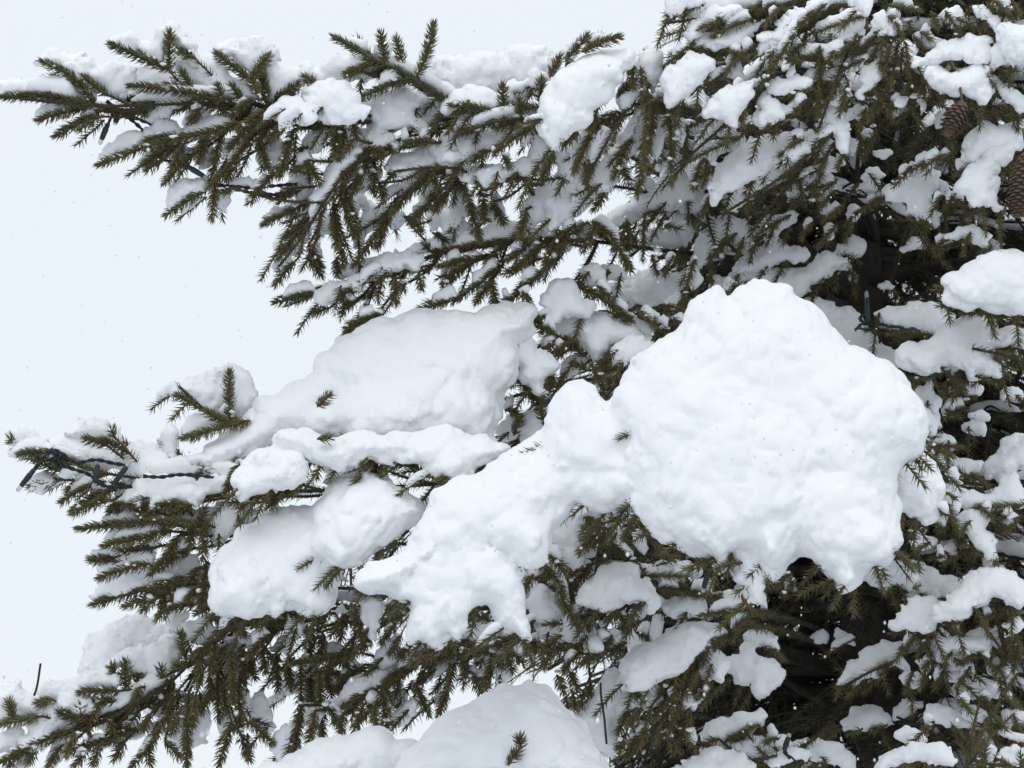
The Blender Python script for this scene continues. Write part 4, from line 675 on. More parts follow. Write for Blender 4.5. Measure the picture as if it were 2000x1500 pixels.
 ('shaded snow pad under the hanging bulb', [('H',.06,.3,SK,[1815,598,1900,555,2060,545,2090,600,2060,650,1880,650])]),
 ('wide slanting snow slope left of the dark hollow', [('P',.0,.5,50,[1204,1338,1215,1298,1245,1260,1285,1238,1345,1208,1385,1218,1428,1232,1388,1256,1356,1280,1322,1312,1300,1320,1275,1330,1250,1345,1230,1345])]),
 (None, [('H',.03,.2,SK,[1664,1145,1740,1044,1836,1034,1848,1115,1760,1160,1695,1180])]),
 (None, [('H',.0,.2,SK,[174,585,230,532,306,620,245,690,222,770,185,705])]),
 ('short snow streak on the lower centre bough', [('H',.02,.3,SK,[424,1028,530,954,685,894,708,908,622,968,520,1020,448,1060])]),
 (None, [('H',.03,.3,SK,[44,1098,100,1024,240,964,316,954,306,1028,210,1090,95,1140])]),
 (None, [('H',.03,.1,SK,[765,705,830,674,905,694,928,755,865,788,855,868,815,868,775,795])]),
 (None, [('H',.03,.1,SK,[925,1010,925,850,980,825,996,960,940,1040])]),
 (None, [('H',.06,.2,SK,[314,1210,400,1132,455,1124,488,1190,400,1230,325,1300])]),
 ('shaded snow hollow between the slab and the biggest snow dome', [('H',.1,.2,60,[1200,250,1230,180,1290,60,1400,5,1500,-40,1650,15,1600,110,1500,120,1410,150,1395,330,1330,378,1265,285])]),
 (None, [('H',.0,.2,SK,[1552,125,1560,52,1700,42,1748,90,1660,118,1600,170])]),
 (None, [('H',.05,.2,SK,[1515,175,1645,145,1605,238,1535,238])]),(None, [('H',.04,.2,SK,[250,860,330,800,360,850,300,930,260,920])]),(None, [('H',.05,.2,SK,[560,1110,610,1080,640,1120,590,1160])]),
 # ---- lower right
 ('slanting snow strip right of the dark hollow', [('I',-.02,.4,SK,[970,1020,1080,882,1180,832,1338,760,1305,868,1236,940,1205,1000,1150,972,1050,990,955,1032])]),
 ('snow cap at the upper end of the slanting strip', [('I',.0,.4,SK,[1242,716,1300,634,1400,572,1484,558,1518,620,1496,728,1400,720,1300,740])]),
 ('bright arched snow strip at the lower right', [('I',-.03,.5,SK,[1495,628,1556,564,1656,474,1780,402,1850,382,1936,412,2040,500,2010,585,1920,572,1880,535,1780,552,1724,630,1650,670,1556,660])]),
 ('snow patch under the arched strip, lower right', [('I',.04,.3,SK,[1494,765,1600,772,1786,782,1808,856,1700,842,1640,852,1560,900,1494,910])]),
 (None, [('I',.06,.3,SK,[1672,775,1760,724,1896,714,1898,816,1800,812])]),
 (None, [('I',-.02,.3,SK,[1894,705,1950,654,1998,688,1966,748,1906,748])]),
 ('dim snow slope in the dark behind the arched strip', [('I',.2,.3,SK,[1052,385,1150,364,1300,344,1400,344,1506,415,1690,445,1605,540,1480,550,1350,510,1200,480,1095,440])]),
 ('left snow pad of a pair above the dark hollow', [('I',.04,.2,SK,[202,885,280,852,336,900,326,1020,258,1020,212,945])]),
 ('drooping snow pad with a drip above the dark hollow', [('I',.03,.2,SK,[314,925,430,842,460,832,524,895,668,928,658,990,565,1008,545,1088,505,1098,486,990,460,1020,400,1052,334,998])]),
 (None, [('I',.02,.3,SK,[434,765,530,702,606,736,648,838,580,830,475,810])]),
 ('grey snow shelf at the left of the dark hollow', [('I',.05,.3,SK,[194,1298,260,1244,400,1212,526,1194,568,1242,420,1300,340,1350,214,1360])]),
 ('grey snow shelf at the bottom of the dark hollow', [('I',.04,.3,SK,[184,1395,350,1362,470,1342,600,1332,696,1324,708,1398,560,1430,400,1440,234,1440])]),
 ('bright snow lump at the bottom edge below the hollow', [('I',-.06,.4,SK,[60,1560,110,1478,250,1424,400,1414,478,1456,500,1520,480,1580,100,1580])]),
 (None, [('I',-.02,.4,SK,[554,1448,650,1414,760,1388,808,1428,775,1460,620,1482])]),
 ('grey rounded snow slope at the bottom, right of the hollow', [('I',.05,.3,SK,[684,1408,740,1332,840,1362,960,1382,1048,1436,1070,1505,880,1475,795,1440])]),
 ('domed snow cap low in the dark, lower right', [('I',.02,.4,SK,[992,1248,1060,1172,1140,1130,1226,1184,1250,1248,1150,1254,1080,1284,1004,1272])]),
 ('snow arch at the bottom right on dark sprigs', [('I',-.1,.4,SK,[1150,1510,1236,1414,1350,1382,1480,1342,1556,1372,1622,1468,1500,1475,1400,1435,1280,1476,1180,1530])]),
 ('small curved snow strip low at the right', [('I',.0,.3,SK,[1262,1306,1380,1262,1426,1306,1468,1352,1370,1380,1334,1322])]),
 ('dim snow strip low at the right, in shade', [('I',.1,.3,SK,[1442,1186,1510,1142,1604,1194,1732,1258,1685,1290,1556,1242,1476,1240])]),
 (None, [('I',.15,.3,SK,[1262,1186,1330,1122,1448,1134,1352,1200,1284,1220])]),
 (None, [('I',.1,.3,SK,[1592,1066,1690,1032,1886,1042,1910,1098,1760,1090,1615,1090])]),
 (None, [('I',.06,.3,SK,[1512,328,1570,252,1648,254,1606,318,1535,338])]),
 (None, [('I',.08,.3,SK,[1352,226,1440,182,1498,240,1440,280,1362,248])]),
 ('frosted snow streak right of the biggest snow dome', [('I',.02,.3,SK,[1565,75,1620,95,1700,62,1808,74,1790,180,1838,290,1872,350,1775,310,1732,210,1645,140])]),
 (None, [('I',-.02,.3,SK,[1715,1460,1730,1395,1790,1345,1836,1395,1825,1470,1800,1500,1770,1410])]),
 (None, [('I',-.02,.3,SK,[1815,1500,1870,1434,1930,1384,1986,1415,1965,1480,1900,1510])]),
 (None, [('I',.03,.3,SK,[1840,1280,1960,1310,2040,1340,1940,1350])]),(None, [('I',.1,.3,SK,[820,760,880,730,900,770,850,800])]),(None, [('I',.12,.3,SK,[960,720,1000,740,1070,810,1040,820,970,770])]),
 (None, [('B',0.08,.2,SK,[20,700,100,690,170,760,130,860,60,850])]),
 (None, [('B',0.08,.2,SK,[190,1130,260,1180,240,1280,130,1400,110,1350])]),
 (None, [('B',0.06,.2,SK,[380,1010,450,990,470,1050,360,1100])]),
 (None, [('B',0.08,.2,SK,[560,1050,640,1090,600,1190,540,1140])]),
 (None, [('B',0.09,.2,SK,[150,900,220,920,210,1040,150,1080,110,1000])]),
 (None, [('B',0.10,.2,SK,[700,1090,760,1080,790,1180,740,1220,690,1160])]),
 (None, [('B',0.07,.2,SK,[270,1130,330,1150,300,1240,250,1260])]),
 (None, [('B',0.10,.2,SK,[1180,1330,1280,1290,1340,1340,1250,1420,1170,1400])]),
 (None, [('B',0.08,.2,SK,[480,820,560,790,620,830,560,900,480,890])]),
 (None, [('B',0.09,.2,SK,[900,640,1010,620,1100,640,1060,690,920,690])]),
 (None, [('A',0.07,.2,SK,[1300,620,1420,590,1480,630,1400,700,1300,690])]),
 (None, [('A',0.07,.2,SK,[1040,640,1120,600,1180,620,1120,690,1050,700])]),
 (None, [('A',0.08,.2,SK,[1620,1130,1720,1080,1760,1140,1680,1210,1600,1200])]),
 (None, [('A',0.09,.2,SK,[1880,900,1960,860,2000,960,1920,1040,1870,1000])]),
 (None, [('A',0.08,.2,SK,[1780,1200,1850,1160,1880,1260,1820,1340,1770,1290])]),
 (None, [('A',0.08,.2,SK,[1480,800,1540,760,1570,830,1530,900,1480,880])]),
 (None, [('A',0.06,.2,SK,[720,520,840,500,880,560,800,590,720,570])]),
 (None, [('G',0.08,.2,SK,[860,1100,960,1060,1000,1130,920,1200,850,1170])]),
 (None, [('G',0.09,.2,SK,[1230,900,1330,860,1380,960,1300,1040,1230,1000])]),
 (None, [('G',0.07,.2,SK,[600,1180,700,1150,740,1210,660,1270,590,1250])]),
 (None, [('G',0.09,.2,SK,[1580,1000,1660,980,1680,1080,1600,1120])]),
 (None, [('G',0.07,.2,SK,[1800,820,1900,790,1940,860,1860,920,1790,900])]),
 (None, [('G',0.08,.2,SK,[900,660,1000,620,1060,660,980,720])]),
 (None, [('H',0.08,.2,SK,[300,1080,380,1060,400,1130,330,1170])]),
 (None, [('H',0.05,.2,SK,[540,880,640,850,660,900,560,940])]),
 (None, [('H',0.06,.2,SK,[780,880,860,860,880,930,800,960])]),
 (None, [('H',0.06,.2,SK,[1240,560,1290,540,1300,640,1250,660])]),
 (None, [('H',0.07,.2,SK,[1380,240,1460,220,1480,300,1400,330])]),
 (None, [('D',0.06,.2,SK,[620,1390,720,1360,800,1380,740,1430,640,1440])]),
 (None, [('D',0.07,.2,SK,[820,1400,940,1380,960,1450,850,1480])]),
 (None, [('C',0.05,.2,SK,[560,260,640,230,680,280,600,330])]),
 (None, [('C',0.06,.2,SK,[760,420,830,390,850,440,790,480])]),
 (None, [('C',0.05,.2,SK,[1000,170,1080,140,1120,190,1040,240])]),
 (None, [('C',0.06,.2,SK,[330,360,400,350,420,420,350,440])]),
 (None, [('C',0.05,.2,SK,[560,860,640,830,660,880,580,920])]),
 (None, [('C',0.08,.2,SK,[860,900,960,870,980,930,880,970])]),
 (None, [('C',0.06,.2,SK,[1560,60,1640,50,1700,110,1620,150])]),
 (None, [('C',0.10,.2,SK,[1500,640,1560,620,1580,700,1520,720])]),
 (None, [('C',0.10,.2,SK,[1080,960,1180,930,1200,990,1100,1010])]),
 (None, [('C',0.08,.2,SK,[640,1080,760,1040,800,1090,680,1140])]),
 (None, [('I',0.05,.2,SK,[60,1120,140,1080,180,1140,100,1190])]),
 (None, [('I',0.06,.2,SK,[1560,980,1660,950,1700,1000,1600,1030])]),
 (None, [('I',0.07,.2,SK,[1780,930,1880,900,1940,960,1840,1000])]),
 (None, [('I',0.06,.2,SK,[1300,1000,1400,960,1440,1020,1340,1060])]),
 (None, [('I',0.06,.2,SK,[1640,1180,1760,1150,1800,1220,1700,1240])]),
 (None, [('I',0.06,.2,SK,[1880,1200,1980,1180,2020,1250,1920,1270])]),
 (None, [('F',0.08,.2,SK,[1640,720,1740,690,1790,740,1700,790])]),
 (None, [('F',0.08,.2,SK,[1860,760,1960,730,2020,790,1920,830])]),
 (None, [('F',0.08,.2,SK,[1640,940,1740,920,1780,980,1680,1000])]),
]

MASS_POLY = [1400,-500,1360,60,1290,140,1230,250,1260,360,1320,430,1290,520,1210,560,1090,650,1010,740,990,850,800,960,560,1010,440,1100,440,1190,700,1240,950,1260,1130,1330,1190,1500,1150,1570,300,1640,200,2100,2700,2100,2700,-500]

LIGHTS = [
 ('dark string light hanging from the upper left bough', 0.02,
  [('A',[640,600,690,640,800,735,860,860,960,910,1040,930,1150,990,1230,1035,1400,1072,1530,1090,1660,1080]),('A',[1220,1030,1320,1040,1450,1045,1660,1038]),('A',[690,650,760,660,840,690]),('A',[600,560,640,600,600,690])],
  [('A',[603,690,555,806]),('A',[658,640,640,698]),('A',[1040,925,1165,1000]),('A',[1455,1070,1535,1120])]),
 ('dark string light wound round the middle left bough', -0.035,
  [('D',[200,1185,240,1130,290,1090,360,1110,440,1150,560,1150,700,1165]),('D',[280,1080,330,1150,430,1190,500,1230,560,1272,650,1285,740,1288]),('D',[330,1090,300,1150,340,1180]),('D',[360,1100,330,1160,390,1170]),('D',[800,1230,900,1235,1000,1215,1110,1225,1190,1240])],
  [('D',[192,1190,95,1312]),('D',[545,1165,522,1300]),('D',[638,1268,728,1148])]),
 ('blue green string light with one bulb standing upright at right', -0.12,
  [('F',[1060,405,1110,380,1200,382,1330,402,1420,420]),('F',[1130,372,1092,350,1110,328,1140,345,1125,372])],
  [('F',[1130,372,1120,196])]),
 ('dark bulb poking out of the top of the biggest snow dome', 0.02, [('F',[900,420,860,360,842,328])], [('F',[842,328,798,250])]),
 ('grey bulb hanging under the left of the biggest snow dome', -0.02, [('I',[200,300,215,360,240,395])], [('I',[242,395,206,520])]),
 ('dark bulb at the bottom of the dark hollow', -0.05, [('I',[660,1402,680,1430,740,1450])], [('I',[662,1402,692,1306])]),
]
WIRES = [
 ('thin black wire standing against the grey snow wall, bottom', 'H', [1498,1030,1505,1140,1520,1260,1530,1365], -0.03),
 ('short thin wire sticking up against the sky, lower left', 'G', [233,918,222,980,200,1045,183,1095], 0.0),
]
CONES = [
 ('brown cone hanging at the upper right', (1880, 203), (1848, 266), 46, -0.10),
 ('large brown cone cut by the right edge', (2006, 300), (1988, 425), 52, -0.12),
]

# ------------------------------------------------------------------ boughs and sprigs that can be picked out
STEM_W = []
for lab, pts, rad in STEMS:
    p = np.array(pts, float).reshape(-1, 3)
    W = np.array([at(x, y, d) for x, y, d in p])
    if lab[0] != '-':                       # runs back to the trunk
        z = W[-1][2] - 0.10; W = np.vstack([W, (W[-1] + trunk_at(z)) / 2 + [0, 0, -0.03], trunk_at(z - 0.05)])
    W, L = resample(W[::-1], 26); STEM_W.append(W)
stem_geo = [Geo() for _ in STEMS]
for k, (lab, pts, rad) in enumerate(STEMS):
    W = STEM_W[k]; V, Tr, Q = tube(W, 0.0028 + (rad - 0.0028) * (1 - np.linspace(0, 1, len(W))) ** 2.2, 7); stem_geo[k].add(V, Tr, Q, 2)
    C, _ = resample(W[10:], 30); sprig_geo(C, stem_geo[k], Ln=0.020, dens=650, fine=False, w=0.0012, r0=0.003, r1=0.002)
stem_px = []
for W in STEM_W:
    x, y, d = project(W); stem_px.append(np.stack([x, y, d], 1))

POLYS = []
for lab, lobes in SNOW:
    for tile, dz, tilt, cap, pts in lobes: POLYS.append(to_px(tile, pts))
SNOWMASK = np.zeros((620, 480), bool)            # 4-pixel raster of where lumps are traced
for p in POLYS:
    i0, j0 = np.maximum((p.min(0) / 4).astype(int) + 50, 0); i1, j1 = np.minimum((p.max(0) / 4).astype(int) + 52, [620, 480])
    if i1 > i0 and j1 > j0:
        gi, gj = np.meshgrid(np.arange(i0, i1), np.arange(j0, j1), indexing='ij'); SNOWMASK[i0:i1, j0:j1] |= sdf2(p, (gi - 50) * 4.0, (gj - 50) * 4.0) > 0
def in_poly(x, y):
    i, j = int(x / 4) + 50, int(y / 4) + 50
    return 0 <= i < 620 and 0 <= j < 480 and bool(SNOWMASK[i, j])

sprigs = []      # (bough index, world path)
dust = [Geo() for _ in STEMS]
for tile, tw in TWIGS.items():
    for e in tw:
        p = to_px(tile, [v for v in e if not isinstance(v, str)]); fl = ''.join(v for v in e if isinstance(v, str))
        b0, t0 = p[0], p[-1]
        best = min(range(len(STEMS)), key=lambda k: np.min(np.hypot(stem_px[k][:, 0] - b0[0], stem_px[k][:, 1] - b0[1])))
        sp = stem_px[best]; j = int(np.argmin(np.hypot(sp[:, 0] - b0[0], sp[:, 1] - b0[1])))
        dd = depth(*((b0 + t0) / 2)) + rnd.uniform(-0.02, 0.02) + (0.12 if 'b' in fl else 0) - (0.15 if 'f' in fl else 0)
        lenpx = np.linalg.norm(t0 - b0)
        dtip = dd - rnd.uniform(-0.15, 0.35) * lenpx / 1000
        ds = np.linspace(dd, dtip, len(p)); W = np.array([at(x, y, q) for (x, y), q in zip(p, ds)])
        if len(W) == 2:
            mid = W.mean(0) + np.array([0, 0, 0.055 * rnd.uniform(-0.4, 1.0)]) * np.linalg.norm(W[1] - W[0]) ; W = np.array([W[0], mid, W[1]])
        W, L = resample(W, max(7, int(lenpx / 14)))
        sprigs.append((best, W))
        # the thin bare twig that joins it to its bough
        S = STEM_W[best][j]; gap = np.linalg.norm(S - W[0])
        if 0.012 < gap < 0.22:
            back = STEM_W[best][max(0, j - 1)]
            C, _ = resample(np.array([back, (back + W[0]) / 2 + [0, 0.03, 0.0], W[0]]), 7)
            sprig_geo(C, stem_geo[best], Ln=0.018, dens=550, fine=False, w=0.0012, r0=0.0034, r1=0.0024)
        m = p.mean(0)
        vert = abs(t0[1] - b0[1]) / (lenpx + 1)
        if 'n' not in fl and vert < 0.9 and not in_poly(m[0], m[1] - 14) and rnd.random() < 0.9:
            a, bq = sorted((rnd.uniform(0, 0.3), rnd.uniform(0.65, 0.97))); n = len(W); sub = W[int(a * n):max(int(a * n) + 4, int(bq * n))]
            S2, _ = resample(sub, max(6, int(len(sub) * 1.6)))
            snow_strip(S2 + np.array([0, 0.006, 0.005]), rnd.uniform(0.012, 0.023) * (1 - 0.45 * vert), rnd.random() * 50, dust[best])

for k in (0, 1, 2, 3, 4, 5, 6, 7, 8, 9, 11, 13, 15, 16, 17, 18):
    S, L = resample(STEM_W[k], int(140)); i = 45
    while i < 134:
        n = rnd.randint(7, 20); seg = S[i:min(i + n, 138)]
        if len(seg) > 5: snow_strip(resample(seg, len(seg) + 6)[0] + AF * 0.012 + np.array([0, 0, 0.010]), rnd.uniform(0.012, 0.024), rnd.random() * 60, dust[k])
        i += n + rnd.randint(1, 6)

# smaller sprigs behind the plain ones, and those that carry the edges of the snow
back = [Geo() for _ in STEMS]
for k, W in list(sprigs):
    L = np.linalg.norm(W[-1] - W[0])
    if L < 0.05: continue
    sky_side = project(W[-1])[0] < 480
    a = rnd.uniform(0.15, 0.55) * rnd.choice((-1, 1)) * (0.6 if sky_side else 1); v = (W - W[0]) @ ROT.T; c, s = math.cos(a), math.sin(a)
    v = np.stack([c * v[:, 0] - s * v[:, 1], s * v[:, 0] + c * v[:, 1], v[:, 2]], 1) * rnd.uniform(0.55, 0.82)
    f = rnd.uniform(0.1, 0.5); W2 = W[0] * (1 - f) + W[int(f * len(W))] * f + AF * rnd.uniform(0.03, 0.09) + v @ ROT
    sprig_geo(W2, back[k], Ln=0.0195, dens=720, fine=False, w=0.0016)
    if rnd.random() < 0.5:
        S2, _ = resample(W2, 14); snow_strip(S2[1:-2], rnd.uniform(0.010, 0.019), rnd.random() * 50, dust[k])
for lab, lobes in SNOW:
    for tile, dz, tilt, cap, pts in lobes:
        p = chaikin(to_px(tile, pts), 1); c = p.mean(0); area = abs(np.sum(p[:, 0] * np.roll(p[:, 1], -1) - np.roll(p[:, 0], -1) * p[:, 1])) / 2
        sgn = np.sign(np.sum(p[:, 0] * np.roll(p[:, 1], -1) - np.roll(p[:, 0], -1) * p[:, 1]))
        bk = min(range(len(STEMS)), key=lambda q: np.min(np.hypot(stem_px[q][:, 0] - c[0], stem_px[q][:, 1] - c[1])))
        if c[0] < 560 and c[1] < 700 or c[0] < 420: continue
        q = np.roll(p, -1, 0); acc = rnd.uniform(0, 40); big = area > 60000
        for (x0, y0), (x1, y1) in zip(p, q):
            ex, ey = x1 - x0, y1 - y0; l = math.hypot(ex, ey); nx, ny = ey / (l + 1e-6) * sgn, -ex / (l + 1e-6) * sgn      # outward in picture coordinates (y down)
            acc += l * max(0, ny + 0.25)
            while acc > (62 if big else 44 if c[0] < 1300 else 50):
                acc -= 62 if big else 44 if c[0] < 1300 else 50
                t = rnd.random(); bx, by = x0 + ex * t - nx * 14, y0 + ey * t - ny * 14
                flow = -0.8 if bx < 1690 else 0.5
                ln = rnd.uniform(38, 70) if big else rnd.uniform(50, 95)
                vx, vy = nx * 0.7 + flow + rnd.uniform(-.35, .35), ny * 0.7 + 0.35 + rnd.uniform(-.3, .4); vl = math.hypot(vx, vy) + 1e-6
                dd = lobe_depth(c, dz) + tilt * (c[1] - by) * 0.001 + rnd.uniform(-0.03, 0.01)
                P3 = np.array([at(bx, by, dd), at(bx + vx / vl * ln * .5, by + vy / vl * ln * .5 - 3, dd - 0.01), at(bx + vx / vl * ln, by + vy / vl * ln, dd - rnd.uniform(-0.01, 0.035))])
                P3, _ = resample(P3, 7); sprig_geo(P3, back[bk], Ln=0.0200, dens=880, fine=False, w=0.0015)
                if not big and abs(vx) > abs(vy) and rnd.random() < 0.4: snow_strip(resample(P3, 10)[0][:8], rnd.uniform(0.008, 0.016), rnd.random() * 50, dust[bk])

OC = np.array([(0, 0, 1), (0, 0, -1), (1, 0, 0), (-1, 0, 0), (0, 1, 0), (0, -1, 0)], float)
OF = [(0, 2, 4), (0, 4, 3), (0, 3, 5), (0, 5, 2), (2, 1, 4), (4, 1, 3), (3, 1, 5), (5, 1, 2)]
bv = [tuple(v) for v in OC]; bf = []
for a, c, e in OF:
    m = []
    for u, v in ((a, c), (c, e), (e, a)):
        q = tuple(unit(OC[u] + OC[v]).round(6))
        if q not in bv: bv.append(q)
        m.append(bv.index(q))
    bf += [(a, m[0], m[2]), (m[0], c, m[1]), (m[2], m[1], e), tuple(m)]
BV, BF = np.array(bv), np.array(bf)
for k, W in sprigs:
    L = np.linalg.norm(W[-1] - W[0])
    for _ in range(int(L / 0.022 * rnd.uniform(0.2, 1.0))):
        c = W[rnd.randrange(len(W))] + np.array([rnd.uniform(-.009, .009), rnd.uniform(-.009, .009), rnd.uniform(0.001, 0.010)]); r = rnd.uniform(0.0022, 0.0062)
        V = c + BV * r * np.array([rnd.uniform(.8, 1.5), 1, rnd.uniform(.5, .9)]) ; V = V + BV * (0.45 * r * vnoise(V * 300))[:, None]; dust[k].add(V, BF)

boughs = []
for k, (lab, pts, rad) in enumerate(STEMS):
    org = STEM_W[k][0]
    o = link('bough', stem_geo[k].mesh('bough', [M_NEEDLE, M_TWIG, M_BARK], org), tree, org - TO, label=lab.lstrip('-')); boughs.append((o, org))
for k, (o, org) in enumerate(boughs):
    if back[k].n: link('foliage', back[k].mesh('foliage', [M_NEEDLE, M_TWIG], org), o, kind='stuff')
for k, W in sprigs:
    g = Geo(); o, org = boughs[k]
    if project(W[-1])[0] < 1250: sprig_geo(W, g)
    else: sprig_geo(W, g, dens=1600, fine=False, w=0.0014)
    link('sprig', g.mesh('sprig', [M_NEEDLE, M_TWIG], W[0]), o, W[0] - org)

# ------------------------------------------------------------------ the shaded inside of the tree: boughs all round the trunk
MASS = chaikin(np.array(MASS_POLY, float).reshape(-1, 2), 1)
protos = []
for i in range(10):
    L = 0.15; P = np.zeros((6, 3)); P[:, 0] = np.linspace(0, L, 6); P[:, 2] = -0.018 * (P[:, 0] / L) ** 2 * (i % 3) + 0.004 * np.sin(P[:, 0] * 40 + i)
    g = Geo(); sprig_geo(P, g, Ln=0.024, dens=430, fine=False, w=0.0018, r0=0.0026, r1=0.0016); V = np.concatenate(g.V)
    protos.append((V, np.concatenate(g.T), np.concatenate(g.Q), np.concatenate(g.mt), np.concatenate(g.mq)))
flat = []          # the same sprigs with single-face needles, for the depths nobody sees clearly
for i in range(10):
    P = np.zeros((5, 3)); P[:, 0] = np.linspace(0, 0.15, 5); P[:, 2] = -0.018 * (P[:, 0] / 0.15) ** 2 * (i % 3)
    g = Geo(); sprig_geo(P, g, Ln=0.025, dens=340, fine=None, w=0.0030, r0=0.0026, r1=0.0016)
    flat.append((np.concatenate(g.V), np.concatenate(g.T), np.concatenate(g.Q), np.concatenate(g.mt), np.concatenate(g.mq)))
def put_proto(geo, base, d, scale, i):
    q = base - CAM; dd = q @ AF; x = 1000 + q[0] / dd * FPX; y = 750 - (q @ AU) / dd * FPX
    out = not (-120 < x < 2120 and -120 < y < 1620); gap = dd - depth(min(max(x, 0), 2000), min(max(y, 0), 1500))
    if rnd.random() < (0.82 if out else 0.35 if gap > 0.9 else 0.0): return
    lite = out or gap > 0.22
    V, T, Q, mt, mq = (flat if lite else protos)[i % 10]; d = d / np.linalg.norm(d); up = np.array([0, 0, 1.0]); y = np.cross(up, d); y /= np.linalg.norm(y) + 1e-9; z = np.cross(d, y)
    W = base + scale * (V[:, :1] * d + V[:, 1:2] * y + V[:, 2:] * z)
    geo.T.append(T + geo.n); geo.mt.append(mt); geo.Q.append(Q + geo.n); geo.mq.append(mq); geo.V.append(W); geo.n += len(W)

MX, MY = np.meshgrid(np.arange(-300, 2620, 20), np.arange(-500, 2120, 20), indexing='ij')
MASSG = sdf2(MASS, MX.astype(float), MY.astype(float)) > 0
DEPG = np.array([[depth(min(max(x, 0), 2000), min(max(y, 0), 1500)) for y in MY[0]] for x in MX[:, 0]])
def allowed(p, lo_d):
    q = p - CAM; d = q @ AF; x = 1000 + q[0] / d * FPX; y = 750 - (q @ AU) / d * FPX
    if not (-300 < x < 2600 and -500 < y < 2100): return d > 3.9
    i, j = int((x + 300) / 20), int((y + 500) / 20)
    return bool(MASSG[i, j]) and d > DEPG[i, j] + lo_d
inner = link('bough', None, tree, (0, 0, 0), label='shaded inner boughs around the trunk')
def hollow(p):
    x, y, dd = project(p); return (1470 < x < 1770 and 1120 < y < 1490) or (1590 < x < 1830 and 510 < y < 610) or (1800 < x < 1990 and 750 < y < 900)
fill_leaf = Geo(); fill_wood = Geo(); fill_snow = Geo(); nfill = 0
for bi in range(430):
    z0 = rnd.uniform(0.7, 4.9) if bi < 260 else rnd.uniform(1.9, 4.6) if bi < 360 else rnd.uniform(2.0, 3.2); az = rnd.uniform(0, 2 * math.pi) if bi < 260 else rnd.uniform(0.1, math.pi - 0.1); Lb = min(1.75, 0.45 + (5.6 - z0) * 0.42) * rnd.uniform(0.65, 1.0)
    st = trunk_at(z0); dirh = np.array([math.cos(az), math.sin(az), 0]); side = np.array([-math.sin(az), math.cos(az), 0])
    t = np.linspace(0, 1, 14); P = st + dirh * (t * Lb)[:, None] + np.array([0, 0, 1.0]) * (0.10 * t * Lb - 0.42 * Lb * t * t)[:, None] + side * (0.06 * np.sin(t * 5 + bi))[:, None]
    keepn = 0
    for j in range(14):
        if allowed(P[j], 0.2): keepn = j + 1
        elif j > 2: break
    if keepn < 4: continue
    P = P[:keepn]
    V, Tr, Q = tube(P, np.linspace(0.016, 0.004, keepn), 6); fill_wood.add(V, Tr, Q, 0)
    S, _ = resample(P, keepn * 3)
    if bi < 260 and rnd.random() < 0.6 and not any(hollow(q) for q in P): snow_strip(S[3:], rnd.uniform(0.014, 0.026), rnd.random() * 90, fill_snow, 7)
    for j in range(2, keepn):
        tt = P[min(j + 1, keepn - 1)] - P[j - 1]; tt /= np.linalg.norm(tt) + 1e-9
        for sgn in (-1, 1):
            sl = rnd.uniform(0.10, 0.36) * (1 - 0.4 * j / 14); sdv = unit(tt * rnd.uniform(0.5, 1.0) + sgn * side * rnd.uniform(0.6, 1.0) + np.array([0, 0, rnd.uniform(-0.75, 0.05)]))
            b = P[j]; e = b + sdv * sl
            if not allowed(e, 0.15): continue
            C = np.array([b, (b + e) / 2 + [0, 0, 0.02], e]); C, _ = resample(C, 6); V, Tr, Q = tube(C, np.linspace(0.0045, 0.002, 6), 4); fill_wood.add(V, Tr, Q, 0)
            put_proto(fill_leaf, e - sdv * 0.04, sdv + np.array([0, 0, -0.15]), rnd.uniform(0.85, 1.2), rnd.randrange(10)); nfill += 1
            for q in range(int(sl / 0.055)):
                c = b + sdv * sl * (q + 0.6) / (sl / 0.055 + 0.5); dv = unit(sdv * 0.8 + rnd.choice((-1, 1)) * tt * rnd.uniform(0.5, 1.1) + np.array([0, 0, rnd.uniform(-0.9, 0.1)]))
                if allowed(c + dv * 0.12, 0.13): put_proto(fill_leaf, c, dv, rnd.uniform(0.55, 1.0), rnd.randrange(10)); nfill += 1
            if bi < 260 and rnd.random() < 0.22 and not hollow(e):
                S, _ = resample(C, 12); snow_strip(S[2:], rnd.uniform(0.010, 0.02), rnd.random() * 90, fill_snow, 7)
link('branches', fill_wood.mesh('branches', [M_BARK], TO), inner, kind='stuff')
link('foliage', fill_leaf.mesh('foliage', [M_NEEDLE, M_BARK], TO), inner, kind='stuff')
link('snow', fill_snow.mesh('snow', [M_SNOW], TO), None, TO, label='thin snow lying on shaded twigs deep inside the tree', cat='snow', kind='stuff')

# ------------------------------------------------------------------ snow lumps
for k, (lab, lobes) in enumerate(SNOW):
    W, Q, NR = snow_geo(lobes, k + 1)
    if lab is None:
        c = to_px(lobes[0][0], lobes[0][4]).mean(0)
        b = min(range(len(STEMS)), key=lambda q: np.min(np.hypot(stem_px[q][:, 0] - c[0], stem_px[q][:, 1] - c[1])))
        dust[b].add(W, None, Q)
    else:
        base = np.array([W[:, 0].mean(), W[:, 1].mean(), W[:, 2].min()])
        me = mk_mesh('snow_clump', W - base, [Q], [M_SNOW]); soft_normals(me, NR)
        link('snow_clump', me, None, base, label=lab, cat='snow', group='snow clumps lying on the spruce boughs')
for k, (lab, pts, rad) in enumerate(STEMS):
    W = STEM_W[k]
    if dust[k].n:
        org = dust[k].V[0].mean(0)
        link('snow', dust[k].mesh('snow', [M_SNOW], org), None, org, label='small patches of snow on sprigs of ' + SHORT[k], cat='snow', kind='stuff')

